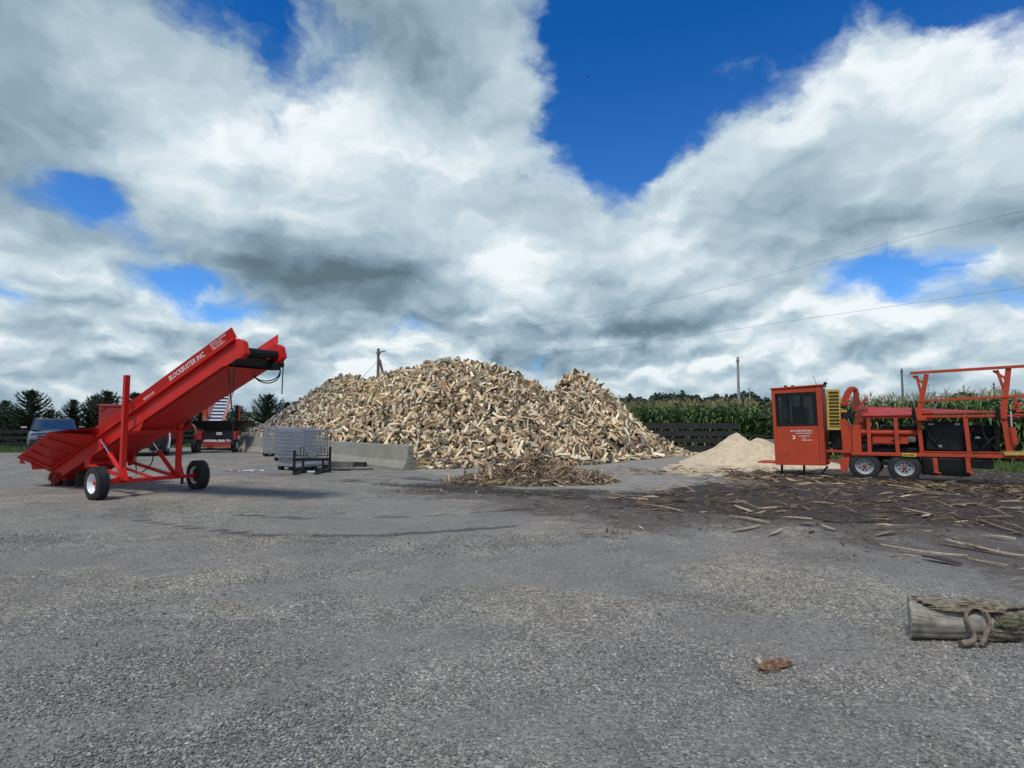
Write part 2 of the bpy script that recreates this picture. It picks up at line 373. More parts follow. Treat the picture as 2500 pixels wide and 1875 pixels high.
def merge(name, parts, mats):
    """parts: list of (V, faces, mi, colf, pos, R, scale, tint): template instanced n times into one mesh"""
    Vs, Fs, Ss, Ms, Cs = [], [], [], [], []; off = 0
    for (V, F, mi, cf, pos, R, sc_, tint) in parts:
        n = len(pos)
        if n == 0: continue
        V = np.asarray(V, float); nv = len(V)
        W = np.einsum('nij,vj->nvi', R, V) * np.reshape(sc_, (n, 1, 1)) + pos[:, None, :]
        Vs.append(W.reshape(-1, 3))
        flat = np.concatenate([np.array(f) for f in F]); sz = np.array([len(f) for f in F])
        Fs.append((flat[None, :] + (np.arange(n) * nv)[:, None] + off).ravel()); Ss.append(np.tile(sz, n)); Ms.append(np.tile(np.array(mi), n))
        cc = tint[:, None, :] * np.asarray(cf)[None, :, :] if np.ndim(tint) == 2 else tint[:, :, :] * np.asarray(cf)[None]
        Cs.append(cc.reshape(-1, 3)); off += n * nv
    me = mesh_np(name, np.concatenate(Vs), np.concatenate(Fs), np.concatenate(Ss), np.concatenate(Ms), np.concatenate(Cs), mats)
    o = bpy.data.objects.new(name, me); COL.objects.link(o); return o
def rotmats(ax, spin):
    """frames whose local x axis is ax (n,3), spun by angle spin"""
    ax = ax / np.linalg.norm(ax, axis=1, keepdims=True); up = np.tile([0.013, 0.02, 1.0], (len(ax), 1))
    y = np.cross(up, ax); y /= np.maximum(np.linalg.norm(y, axis=1, keepdims=True), 1e-6); z = np.cross(ax, y)
    c, s_ = np.cos(spin)[:, None], np.sin(spin)[:, None]
    y2 = y * c + z * s_; z2 = -y * s_ + z * c
    return np.stack([ax, y2, z2], axis=2)
def vnoise(x, y, sc_=1.0, seed=0):
    x = np.asarray(x) / sc_; y = np.asarray(y) / sc_; xi = np.floor(x).astype(np.int64); yi = np.floor(y).astype(np.int64)
    fx = x - xi; fy = y - yi; fx = fx * fx * (3 - 2 * fx); fy = fy * fy * (3 - 2 * fy)
    def h(a, b):
        n = (a * 374761393 + b * 668265263 + seed * 2246822519) & 0xFFFFFFFF
        n = ((n ^ (n >> 13)) * 1274126177) & 0xFFFFFFFF; return ((n ^ (n >> 16)) & 0xFFFF) / 65535.0
    return (h(xi, yi) * (1 - fx) + h(xi + 1, yi) * fx) * (1 - fy) + (h(xi, yi + 1) * (1 - fx) + h(xi + 1, yi + 1) * fx) * fy
def poly_sd(X, Y, poly):
    """signed distance, positive inside"""
    poly = np.asarray(poly)[:, :2]; d = np.full(X.shape, 1e9); ins = np.zeros(X.shape, bool); n = len(poly)
    for i in range(n):
        a, b = poly[i], poly[(i + 1) % n]; ab = b - a
        t = np.clip(((X - a[0]) * ab[0] + (Y - a[1]) * ab[1]) / (ab @ ab + 1e-12), 0, 1)
        d = np.minimum(d, np.hypot(X - a[0] - t * ab[0], Y - a[1] - t * ab[1]))
        c = (a[1] > Y) != (b[1] > Y)
        with np.errstate(divide='ignore', invalid='ignore'):
            xi = (b[0] - a[0]) * (Y - a[1]) / (b[1] - a[1] + 1e-12) + a[0]
        ins ^= c & (X < xi)
    return np.where(ins, d, -d)
def line_d(X, Y, pts):
    d = np.full(np.shape(X), 1e9)
    for a, b in zip(pts[:-1], pts[1:]):
        a = np.asarray(a)[:2]; b = np.asarray(b)[:2]; ab = b - a
        t = np.clip(((X - a[0]) * ab[0] + (Y - a[1]) * ab[1]) / (ab @ ab + 1e-12), 0, 1)
        d = np.minimum(d, np.hypot(X - a[0] - t * ab[0], Y - a[1] - t * ab[1]))
    return d
def text_mesh(txt, size, name, material, parent, origin, xdir, ydir, align='LEFT', th=0.0015, shear=0.0, bold=0.0, xs=1.0):
    cu = bpy.data.curves.new(name, 'FONT'); cu.body = txt; cu.size = size; cu.extrude = th; cu.align_x = align
    cu.shear = shear; cu.offset = bold; cu.resolution_u = 2
    o = bpy.data.objects.new('tmp', cu); COL.objects.link(o)
    dg = bpy.context.evaluated_depsgraph_get(); me = bpy.data.meshes.new_from_object(o.evaluated_get(dg)); bpy.data.objects.remove(o)
    X = Vector(xdir).normalized(); Y = Vector(ydir); Y = (Y - X * Y.dot(X)).normalized(); Z = X.cross(Y)
    M = Matrix((X, Y, Z)).transposed().to_4x4() @ Matrix.Diagonal((xs, 1, 1, 1)); M.translation = Vector(origin) + Z * (th + 0.002)
    me.transform(M); me.materials.clear(); me.materials.append(material); me.name = name
    t = bpy.data.objects.new(name, me); COL.objects.link(t); t.parent = parent; return t

# ------------------------------------------------------------------ ground
gx = np.concatenate([np.linspace(-900, -60, 12), np.linspace(-50, -26, 10), np.arange(-24, 24.01, 0.16), np.linspace(26, 50, 10), np.linspace(60, 900, 12)])
gy = np.concatenate([np.linspace(-60, 0, 6), np.arange(1.2, 24, 0.16), np.arange(24, 46, 0.4), np.linspace(48, 80, 12), np.linspace(100, 1400, 14)])
GX, GY = np.meshgrid(gx, gy)
mulch_poly = [gnd(*p) for p in ((900, 1182), (1150, 1180), (1300, 1192), (1500, 1202), (1640, 1190), (1760, 1172), (1900, 1150), (2100, 1140), (2500, 1140), (2900, 1140), (2900, 1330), (2500, 1335), (2250, 1300), (2000, 1275), (1750, 1258), (1500, 1250), (1250, 1225), (1050, 1200))]
dark_poly = [gnd(*p) for p in ((1450, 1212), (1620, 1202), (1780, 1180), (2000, 1165), (2500, 1160), (2700, 1200), (2500, 1245), (2200, 1250), (1900, 1245), (1600, 1238), (1450, 1225))]
brown_poly = [gnd(*p) for p in ((1000, 1195), (1500, 1200), (2000, 1180), (2700, 1180), (2900, 1480), (2500, 1470), (2200, 1400), (1900, 1330), (1600, 1310), (1250, 1270), (1000, 1225))]
pad_poly = [gnd(*p) for p in ((985, 1150), (1140, 1172), (1450, 1196), (1600, 1202), (1720, 1182), (1870, 1160), (1900, 1120), (1700, 1100), (1400, 1095), (1000, 1100))]
mn = lambda s_, seed: vnoise(GX, GY, s_, seed) - 0.5
wob = mn(1.6, 1) * 1.6 + mn(0.6, 2) * 0.9 + mn(0.3, 21) * 0.6
sst = lambda v, a, b: np.clip((v - a) / (b - a), 0, 1) ** 2 * (3 - 2 * np.clip((v - a) / (b - a), 0, 1))
mulch = sst(poly_sd(GX, GY, mulch_poly) + wob * 0.8, -0.3, 0.9) * 0.7
mulch = np.maximum(mulch, sst(poly_sd(GX, GY, dark_poly) + wob, -0.4, 0.7))
brown = sst(poly_sd(GX, GY, brown_poly) + wob * 1.3, -1.0, 1.6)
pad = sst(poly_sd(GX, GY, pad_poly) + wob * 0.3, -0.2, 0.5)
tracks = np.zeros_like(GX)
for pts, wd, st in (([(330, 1268), (480, 1290), (640, 1307), (900, 1308), (1250, 1285)], 0.10, 1.0), ([(590, 1257), (760, 1267), (1000, 1262), (1250, 1245), (1500, 1230)], 0.10, 0.95),
                    ([(850, 1175), (1000, 1185), (1150, 1195), (1400, 1215)], 0.3, 0.7), ([(900, 1160), (1010, 1170), (1120, 1178)], 0.25, 0.6), ([(0, 1180), (150, 1176), (300, 1190), (500, 1170), (700, 1165)], 0.2, 0.3),
                    ([(700, 1215), (1000, 1212), (1300, 1225)], 0.25, 0.5), ([(1000, 1165), (1200, 1190), (1500, 1212), (1750, 1235)], 0.3, 0.6), ([(560, 1150), (700, 1160), (850, 1170), (960, 1185)], 0.25, 0.5)):
    dd = line_d(GX, GY, [gnd(*p) for p in pts]) + np.abs(wob) * 0.08
    tracks = np.maximum(tracks, (1 - sst(dd, wd * 0.3, wd * 1.6)) * st * (0.45 + 0.55 * sst(vnoise(GX, GY, 0.5, 9), 0.2, 0.7)))
edge_l = [(-60, 22), (-24, 27.0), (-17.2, 37), (-15, 44), (-15, 60)]
left_grass = poly_sd(GX, GY, [(-900, 14), (-60, 21), (-24, 28.6), (-17.2, 37.0), (-14, 44), (-8, 60), (0, 80), (0, 1500), (-900, 1500)])
right_grass = poly_sd(GX, GY, [(7, 32), (13, 24), (13.9, 20.2), (15.6, 17.3), (30, 12), (900, 0), (900, 1500), (0, 1500), (0, 80)])
grassm = sst(np.maximum(left_grass, right_grass) + wob * 0.25, -0.1, 0.35)
GZ = mn(2.5, 5) * 0.012 + mulch * (mn(0.35, 6) * 0.05 + 0.02) * (GY < 45) + tracks * -0.01
GZ = np.where((GY > 46) | (np.abs(GX) > 25), 0, GZ)
ny, nx = GX.shape
V = np.stack([GX, GY, GZ], -1).reshape(-1, 3)
idx = np.arange(nx * ny).reshape(ny, nx)
Fq = np.stack([idx[:-1, :-1], idx[:-1, 1:], idx[1:, 1:], idx[1:, :-1]], -1).reshape(-1)
me = mesh_np('ground', V, Fq, np.full((nx - 1) * (ny - 1), 4), np.zeros((nx - 1) * (ny - 1)), None, [], True)
def worn_f(X, Y): return sst(vnoise(X * .45 + Y * .5, Y * 1.1 - X * .35, .8, 77) * .6 + vnoise(X, Y, .35, 78) * .4, .46, .68)
for nm, arr in (('masks', np.stack([mulch, pad, tracks, np.ones_like(pad)], -1)), ('masks2', np.stack([brown, grassm, worn_f(GX, GY), np.ones_like(pad)], -1))):
    a = me.attributes.new(nm, 'FLOAT_COLOR', 'POINT'); a.data.foreach_set('color', arr.astype(np.float32).reshape(-1))
gm = bpy.data.materials.new('gravel_ground'); gm.use_nodes = True; t = gm.node_tree; nt = t.nodes; L = t.links; b = nt['Principled BSDF']
b.inputs['Roughness'].default_value = 0.92; b.inputs['Specular IOR Level'].default_value = 0.25
gp = nt.new('ShaderNodeNewGeometry').outputs['Position']
def at_(nm):
    a = nt.new('ShaderNodeAttribute'); a.attribute_name = nm; s_ = nt.new('ShaderNodeSeparateColor'); L.new(a.outputs['Color'], s_.inputs[0]); return s_.outputs
M1 = at_('masks'); M2 = at_('masks2')
vo = nt.new('ShaderNodeTexVoronoi'); vo.inputs['Scale'].default_value = 75; L.new(gp, vo.inputs['Vector'])
vb = nt.new('ShaderNodeTexVoronoi'); vb.inputs['Scale'].default_value = 36; L.new(gp, vb.inputs['Vector'])
vs = nt.new('ShaderNodeSeparateColor'); L.new(vo.outputs['Color'], vs.inputs[0])
vs2 = nt.new('ShaderNodeSeparateColor'); L.new(vb.outputs['Color'], vs2.inputs[0])
gcol = ramp(t, vs.outputs[0], [(0, (0.115, 0.110, 0.100)), (0.45, (0.225, 0.215, 0.195)), (0.8, (0.325, 0.312, 0.285)), (1, (0.52, 0.50, 0.46))])
gcol2 = ramp(t, vs2.outputs[1], [(0, (0.78,) * 3), (0.5, (1.0,) * 3), (1, (1.22,) * 3)])
gcol = mixc(t, 1.0, mixc(t, 1.0, gcol, gcol2, 'MULTIPLY'), (0.96, 0.95, 0.86), 'MULTIPLY')
pn = noise(t, gp, 0.55, 7, 0.66, 0.6); pn2 = noise(t, gp, 2.7, 6, 0.65, 0.5); pn3 = noise(t, gp, 0.16, 4, 0.6)
gcol = mixc(t, 1.0, gcol, ramp(t, pn.outputs[0], [(0.32, (0.66, 0.655, 0.65)), (0.5, (1.0, 1.0, 1.0)), (0.68, (1.30, 1.24, 1.16))]), 'MULTIPLY')
gcol = mixc(t, 1.0, gcol, ramp(t, pn2.outputs[0], [(0.3, (0.78,) * 3), (0.5, (1.0,) * 3), (0.72, (1.2,) * 3)]), 'MULTIPLY')
pn4 = noise(t, gp, 0.75, 7, 0.7, 1.2)
gcol = mixc(t, ramp(t, pn3.outputs[0], [(0.42, (0, 0, 0)), (0.62, (0.9,) * 3)]), gcol, mixc(t, 1.0, gcol, (1.10, 1.0, 0.95), 'MULTIPLY'))
gcol = mixc(t, ramp(t, pn4.outputs[0], [(0.52, (0, 0, 0)), (0.70, (0.75,) * 3)]), gcol, (0.25, 0.22, 0.18))
gcol = mixc(t, ramp(t, noise(t, gp, 1.3, 6, 0.7, 1.5).outputs[0], [(0.56, (0, 0, 0)), (0.72, (0.45,) * 3)]), gcol, (0.105, 0.10, 0.088))
fine = noise(t, gp, 26, 4, 0.7); med = noise(t, gp, 5.5, 6, 0.7, 0.8)
def edge(mask, amt=0.9, lo=0.35, hi=0.65):
    v = math_(t, 'ADD', mask, math_(t, 'MULTIPLY', math_(t, 'SUBTRACT', med.outputs[0], 0.5), amt))
    m_ = nt.new('ShaderNodeMapRange'); m_.interpolation_type = 'SMOOTHSTEP'; L.new(v, m_.inputs[0]); m_.inputs[1].default_value = lo; m_.inputs[2].default_value = hi
    return math_(t, 'MULTIPLY', m_.outputs[0], math_(t, 'GREATER_THAN', mask, 0.02))
padc = ramp(t, pn2.outputs[0], [(0.3, (0.24, 0.215, 0.18)), (0.55, (0.36, 0.32, 0.265)), (0.75, (0.45, 0.395, 0.32))])
padc = mixc(t, 0.25, padc, gcol)
gcol = mixc(t, math_(t, 'MULTIPLY', M2[2], 0.55), gcol, ramp(t, fine.outputs[0], [(0.35, (0.17, 0.16, 0.14)), (0.65, (0.28, 0.262, 0.23))]))
c = mixc(t, math_(t, 'MULTIPLY', edge(M1[1], 0.7), 0.95), gcol, padc)
brc = ramp(t, fine.outputs[0], [(0.3, (0.055, 0.045, 0.038)), (0.55, (0.12, 0.10, 0.082)), (0.75, (0.20, 0.165, 0.13))])
c = mixc(t, math_(t, 'MULTIPLY', edge(M2[0], 1.5, 0.3, 0.9), 0.85), c, brc)
mc = ramp(t, fine.outputs[0], [(0.3, (0.012, 0.010, 0.009)), (0.50, (0.045, 0.036, 0.030)), (0.66, (0.17, 0.13, 0.10))])
c = mixc(t, math_(t, 'MULTIPLY', edge(M1[0], 0.95, 0.32, 0.7), 0.95), c, mc)
c = mixc(t, math_(t, 'MULTIPLY', edge(M1[2], 0.6, 0.25, 0.6), 0.62), c, (0.035, 0.029, 0.026))
grc = ramp(t, med.outputs[0], [(0.3, (0.03, 0.055, 0.015)), (0.6, (0.075, 0.13, 0.03)), (0.8, (0.13, 0.17, 0.05))])
c = mixc(t, M2[1], c, grc)
L.new(c, b.inputs['Base Color'])
bp = nt.new('ShaderNodeBump'); bp.inputs['Strength'].default_value = 0.9; bp.inputs['Distance'].default_value = 0.012
hh = math_(t, 'ADD', math_(t, 'MULTIPLY', vo.outputs['Distance'], -0.8), math_(t, 'ADD', math_(t, 'MULTIPLY', vb.outputs['Distance'], -0.8), math_(t, 'MULTIPLY', fine.outputs[0], 0.8)))
L.new(hh, bp.inputs['Height']); L.new(bp.outputs[0], b.inputs['Normal'])
me.materials.append(gm)
g = bpy.data.objects.new('ground', me); COL.objects.link(g); tag(g, kind='structure')
def in_poly(X, Y, poly): return poly_sd(X, Y, poly)

# loose stones of the gravel
def stone_templates(k=6):
    out = []
    for i in range(k):
        V = np.array([(1, 0, 0), (0, 1, 0), (-1, 0, 0), (0, -1, 0), (0, 0, 1), (0, 0, -1)], float)
        V += rng.normal(0, 0.22, V.shape); V[:, 2] *= 0.6; V[:, 1] *= rng.uniform(0.6, 1)
        F = [(0, 1, 4), (1, 2, 4), (2, 3, 4), (3, 0, 4), (1, 0, 5), (2, 1, 5), (3, 2, 5), (0, 3, 5)]
        out.append((V, F))
    return out
def zrot(a):
    R = np.zeros((len(a), 3, 3)); R[:, 0, 0] = np.cos(a); R[:, 0, 1] = -np.sin(a); R[:, 1, 0] = np.sin(a); R[:, 1, 1] = np.cos(a); R[:, 2, 2] = 1; return R
parts = []
ST = stone_templates()
def stones(n, y0, y1, s0, s1):
    Y = np.sqrt(rng.uniform(y0 ** 2, y1 ** 2, n)); X = rng.uniform(-1, 1, n) * (Y * 0.99 + 0.4)
    keep = (poly_sd(X, Y, brown_poly) < 0) & (rng.random(n) < (0.30 + 0.9 * vnoise(X, Y, 0.9, 31)) * (1 - .72 * worn_f(X, Y)))
    X, Y = X[keep], Y[keep]; n = len(X); s_ = rng.uniform(s0, s1, n) * rng.choice([1, 1, 1, 1.35, 1.9], n, p=[.3, .3, .2, .17, .03])
    g_ = rng.choice([0.135, 0.195, 0.255, 0.33, 0.50], n, p=[0.2, 0.3, 0.29, 0.17, 0.04]) * rng.uniform(0.85, 1.15, n)
    tint = g_[:, None] * np.stack([rng.uniform(0.97, 1.07, n), rng.uniform(0.95, 1.0, n), rng.uniform(0.84, 0.94, n)], 1)
    ti = rng.integers(0, len(ST), n)
    for k, (V_, F_) in enumerate(ST):
        m_ = ti == k
        ax = rng.normal(size=(m_.sum(), 3)); ax[:, 2] *= 0.35
        pos = np.stack([X[m_], Y[m_], s_[m_] * 0.25], 1)
        parts.append((V_, F_, [0] * 8, np.ones((8, 3)), pos, rotmats(ax, rng.uniform(-0.5, 0.5, m_.sum())), s_[m_], tint[m_]))
stones(80000, 1.9, 4.6, 0.004, 0.0095); stones(26000, 4.6, 8.0, 0.006, 0.011)
o = merge('gravel', parts, [STONE]); tag(o, 'loose grey crushed stones covering the yard', 'gravel', kind='stuff')

# ------------------------------------------------------------------ firewood heap
B0 = gnd(1003, 1148); BD = Vector((-0.68, 0.735)).normalized()
ridge = [(684, 1056, 40, 1.8), (700, 1026, 40, 2.7), (725, 998, 39, 3.9), (780, 960, 37, 5.2), (830, 926, 35, 5.8), (900, 926, 32.5, 6.3), (950, 921, 30.5, 6.7),
         (1005, 893, 28.8, 7.3), (1060, 886, 27.5, 7.8), (1115, 881, 26.8, 8.0), (1180, 893, 26.8, 7.6), (1230, 908, 27, 6.8), (1290, 934, 27.3, 6.0), (1332, 966, 27.8, 4.6), (1352, 968, 28, 4.4),
         (1383, 925, 28, 5.2), (1405, 909, 28, 5.9), (1440, 925, 28, 5.4), (1480, 962, 27.9, 4.3), (1520, 1004, 27.6, 3.2), (1560, 1042, 27.4, 2.4), (1605, 1074, 27.2, 1.7), (1650, 1100, 27, 1.0)]
rp = []
for (a, b_) in zip(ridge[:-1], ridge[1:]):
    A = at(*a[:3]); B_ = at(*b_[:3])
    for k in range(8):
        u_ = k / 8; rp.append(tuple(A * (1 - u_) + B_ * u_) + (a[3] * (1 - u_) + b_[3] * u_,))
rp = np.array(rp)
def heap_h(X, Y):
    X = np.asarray(X, float); Y = np.asarray(Y, float); h = np.full(X.shape, -1.0)
    for (rx, ry, rz, rr) in rp:
        h = np.maximum(h, rz * (1 - np.hypot((X - rx) * (1.6 if rx > 2.0 else 1.3 if rx > -1.5 else 1.0), Y - ry) / rr))
    n_ = np.array([BD.y, -BD.x]);  # pointing behind the barrier
    db = (X - B0[0]) * n_[0] + (Y - B0[1]) * n_[1]; along = (X - B0[0]) * BD.x + (Y - B0[1]) * BD.y
    lim = 0.74 + 0.75 * (db - 0.35)
    # end slope round the barrier corner
    h = np.where(along > 0.05, np.minimum(h, np.where(db > 0.3, lim, -1)), np.where(db < 0.0, np.minimum(h, 5), h))
    h = h + (vnoise(X, Y, 1.7, 3) - 0.5) * 0.5 * np.clip(h, 0, 1) + (vnoise(X, Y, 0.7, 4) - 0.5) * 0.28 * np.clip(h, 0, 1)
    return h
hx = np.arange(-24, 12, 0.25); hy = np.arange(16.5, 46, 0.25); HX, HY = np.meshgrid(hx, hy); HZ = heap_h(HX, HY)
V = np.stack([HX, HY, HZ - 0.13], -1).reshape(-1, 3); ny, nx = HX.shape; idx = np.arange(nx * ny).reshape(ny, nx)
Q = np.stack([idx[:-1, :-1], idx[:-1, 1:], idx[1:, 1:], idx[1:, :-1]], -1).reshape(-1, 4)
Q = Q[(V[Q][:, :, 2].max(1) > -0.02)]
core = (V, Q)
# split billet templates : local x = length
def billet(kind, r_):
    L_ = r_.uniform(0.21, 0.27); w = r_.uniform(0.041, 0.064)
    if kind == 'wedge': sec = [(-w, -w * 0.5), (w * 0.9, -w * 0.6), (w * 0.95, w * 0.1), (0.2 * w, w * 0.95)]; bark = [1]
    elif kind == 'quarter': sec = [(-w, -w), (w, -w * 0.85), (w * 0.75, w * 0.1), (w * 0.1, w * 0.8), (-w * 0.9, w)]; bark = [1, 2, 3]
    elif kind == 'half': sec = [(-w * 1.2, -w * 0.4), (w * 1.2, -w * 0.45), (w * 0.9, w * 0.4), (0, w * 0.8), (-w * 0.9, w * 0.4)]; bark = [1, 2, 3, 4]
    elif kind == 'slab': sec = [(-w * 1.15, -w * 0.62), (w * 1.1, -w * 0.66), (w * 1.15, w * 0.6), (-w * 1.1, w * 0.64)]; bark = [] if r_.random() < .5 else [2]
    else: sec = [(w * math.cos(a), w * math.sin(a)) for a in np.linspace(0, 2 * PI, 8)[:-1]]; bark = list(range(7))
    n = len(sec); V = []
    for s_ in (-1, 1):
        sk = r_.uniform(-0.006, 0.006)
        for (a, b_) in sec: V.append((s_ * L_ + sk * (1 if a > 0 else -1), a * r_.uniform(0.94, 1.06), b_ * r_.uniform(0.94, 1.06)))
    F = [(i, (i + 1) % n, (i + 1) % n + n, i + n) for i in range(n)] + [tuple(range(n))[::-1], tuple(range(n, 2 * n))]
    mi = [1 if i in bark else 0 for i in range(n)] + [0, 0]
    return np.array(V), F, mi
kinds = ['wedge', 'slab', 'quarter', 'slab', 'slab', 'half', 'wedge', 'slab', 'slab', 'round', 'quarter', 'wedge', 'slab', 'wedge']
TPL = [billet(k, random) for k in kinds]
def wood_tints(n, grey):
    pal = np.array([(0.88, 0.70, 0.42), (0.78, 0.59, 0.33), (0.92, 0.79, 0.55), (0.56, 0.41, 0.22), (0.62, 0.40, 0.22), (0.52, 0.27, 0.13), (0.50, 0.42, 0.26), (0.30, 0.24, 0.15)])
    c_ = pal[rng.choice(8, n, p=[0.22, 0.18, 0.16, 0.14, 0.08, 0.03, 0.10, 0.09])] * rng.uniform(0.82, 1.14, (n, 1))
    gr = np.array([0.29, 0.285, 0.285]) * rng.uniform(0.6, 1.5, (n, 1)); g_ = np.clip(grey + rng.normal(0, 0.18, n), 0, 1)[:, None]
    return c_ * (1 - g_) + gr * g_
def bark_tints(n): return np.array([0.15, 0.112, 0.070]) * rng.uniform(0.6, 1.7, (n, 1)) * np.stack([np.ones(n), rng.uniform(0.9, 1.05, n), rng.uniform(0.8, 1.1, n)], 1)
NW = 16000
X = rng.uniform(-22, 10.5, NW * 3); Y = rng.uniform(17, 43, NW * 3); hz_ = heap_h(X, Y)
ry_ = np.interp(X, rp[np.argsort(rp[:, 0]), 0], rp[np.argsort(rp[:, 0]), 1])
k_ = (hz_ > -0.02) & (Y < ry_ + 1.3); X, Y, hz_ = X[k_], Y[k_], hz_[k_]
e = 0.15; gxn = (heap_h(X + e, Y) - heap_h(X - e, Y)) / (2 * e); gyn = (heap_h(X, Y + e) - heap_h(X, Y - e)) / (2 * e)
gxn = np.clip(gxn, -1.2, 1.2); gyn = np.clip(gyn, -1.2, 1.2)
nrm = np.stack([-gxn, -gyn, np.ones_like(gxn)], 1); nrm /= np.linalg.norm(nrm, axis=1, keepdims=True)
n = len(X)
rnd = rng.normal(size=(n, 3)); tan = rnd - (rnd * nrm).sum(1, keepdims=True) * nrm; tan /= np.linalg.norm(tan, axis=1, keepdims=True)
# topmost layer: one billet per cell, lying on the others
cellk = {}; topm = np.zeros(n, bool)
for i in range(n):
    key = (int(X[i] / 0.36), int(Y[i] / 0.32))
    if key not in cellk or rng.random() < 0.0: cellk[key] = i; topm[i] = True
tilt = (rng.normal(0, 1, n) * np.where(topm, 0.42, 0.5))[:, None]
tan = tan + nrm * 0; vert = rng.random(n) < .45; dwn = np.stack([gxn * 0 + rng.normal(0, .5, n), np.ones(n), gyn], 1); dwn /= np.linalg.norm(dwn, axis=1, keepdims=True); tan = np.where(vert[:, None], dwn, tan); axs = tan * np.cos(tilt) + nrm * np.sin(tilt)
low = hz_ < 0.12; axs[low, 2] *= 0.15
off = np.where(topm, rng.uniform(0.05, 0.15, n), rng.uniform(-0.14, 0.03, n)); pos = np.stack([X, Y, hz_], 1) + nrm * off[:, None]; pos[:, 2] = np.maximum(pos[:, 2], 0.055)
spin = rng.uniform(0, 2 * PI, n); RM = rotmats(axs, spin)
greyness = np.clip((-X - 9.5) / 5.5, 0, 1) * 0.9 * np.clip(0.35 + hz_ / 3.5, 0, 1) + np.clip((-X - 13) / 4, 0, 1) * 0.3
wt_ = wood_tints(n, greyness); bt = bark_tints(n)
lam = np.clip((-X - 6) / 9, 0, 1)[:, None]; wt_ = wt_ * (1 - 0.22 * lam)
ti = rng.integers(0, len(TPL), n); scl = rng.uniform(0.85, 1.12, n)
dist = np.hypot(X, Y); onfront = topm & (hz_ < 3.2) & (Y < 24.5) & (X > -5.5) & (X < 9)
cand = np.where(onfront)[0]; cand = cand[np.argsort(dist[cand])]
# keep the picked ones apart a little
pick = []; grid = {}
for i in cand:
    key = i
    if key in grid: continue
    grid[key] = 1; pick.append(i)
    if len(pick) == 300: break
pick = np.array(pick); isp = np.zeros(n, bool); isp[pick] = True
parts = []
for k, (V_, F_, mi_) in enumerate(TPL):
    m_ = (ti == k) & ~isp; mia = np.array(mi_)
    tf = np.where(mia[None, :, None] == 1, bt[m_][:, None, :], wt_[m_][:, None, :])
    parts.append((V_, F_, mi_, np.stack([np.ones(3) * (0.82 if j >= len(F_) - 2 else 1.0) for j in range(len(F_))]), pos[m_], RM[m_], scl[m_], tf))
heap = merge('firewood_heap', parts, [WOOD, BARK])
tag(heap, 'huge heap of split firewood behind the concrete barriers', 'firewood heap', kind='stuff')
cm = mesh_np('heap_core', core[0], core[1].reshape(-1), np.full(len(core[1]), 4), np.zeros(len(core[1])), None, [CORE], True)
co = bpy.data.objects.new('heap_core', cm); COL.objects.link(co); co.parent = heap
# individual billets at the foot of the heap
tones = [('pale cream', (0.86, 0.72, 0.48)), ('straw coloured', (0.76, 0.58, 0.33)), ('tan', (0.58, 0.43, 0.24)), ('reddish brown', (0.52, 0.33, 0.18))]
shape_word = {'wedge': 'wedge shaped', 'quarter': 'quarter round', 'slab': 'flat sided', 'half': 'half round', 'round': 'round unsplit'}
var_mesh = {}
for k, (V_, F_, mi_) in enumerate(TPL):
    for ti_, (tn, tc_) in enumerate(tones):
        tf = np.array([(0.12, 0.097, 0.07) if m_ == 1 else (np.array(tc_) * (0.82 if j >= len(F_) - 2 else random.uniform(0.93, 1.06))) for j, m_ in enumerate(mi_)])
        var_mesh[(k, ti_)] = mesh_np('firewood_billet', V_, np.concatenate([np.array(f) for f in F_]), np.array([len(f) for f in F_]), np.array(mi_), tf, [WOOD, BARK])
for i in pick:
    lumv = wt_[i]; ti_ = int(np.argmin([np.abs(np.array(c_[1]) - lumv).sum() for c_ in tones])); k = int(ti[i])
    o = bpy.data.objects.new('firewood_billet', var_mesh[(k, ti_)]); COL.objects.link(o)
    M = Matrix(RM[i].tolist()).to_4x4() @ Matrix.Diagonal((scl[i],) * 3 + (1,)); M.translation = Vector(pos[i]); o.matrix_world = M
    lo = 'on the ground below the heap' if pos[i, 2] < 0.13 else ('low on the heap front' if pos[i, 2] < 0.6 else 'higher up the heap front')
    side = 'left' if pos[i, 0] < 0.2 else ('centre' if pos[i, 0] < 2.6 else 'right')
    tag(o, '%s %s split log %s, %s part' % (tones[ti_][0], shape_word[kinds[k]], lo, side) if kinds[k] != 'round' else '%s round unsplit log %s, %s part' % (tones[ti_][0], lo, side),
        'firewood log', 'split logs along the front of the firewood heap')
# loose billets right of the heap, by the fence, and the white board lying on the left
extra = [(1690, 1103, 27.0), (1668, 1106, 26.3), (1654, 1108, 25.6), (1634, 1110, 25.0), (1612, 1114, 24.6), (1640, 1100, 28)]
for (px, py, D_) in extra:
    p = at(px, py, D_); o = bpy.data.objects.new('firewood_billet', var_mesh[(3, random.choice([0, 1, 3]))]); COL.objects.link(o)
    o.location = (p[0], p[1], 0.06); o.rotation_euler = (0, 0, random.uniform(-0.3, 0.5)); o.scale = (1.1,) * 3
    tag(o, 'flat sided split log lying loose on the ground between heap and sawdust', 'firewood log', 'loose split logs between heap and sawdust')
p = at(812, 1062, 23.2)
m_ = MB(); m_.bar((-0.42, 0, 0), (0.42, 0.05, 0.2), 0.3, 0.03); o = m_.build('board', LITT); o.location = (p[0], p[1], p[2] + 0.1)
tag(o, 'thin white painted board lying on the firewood just above the barrier', 'board')

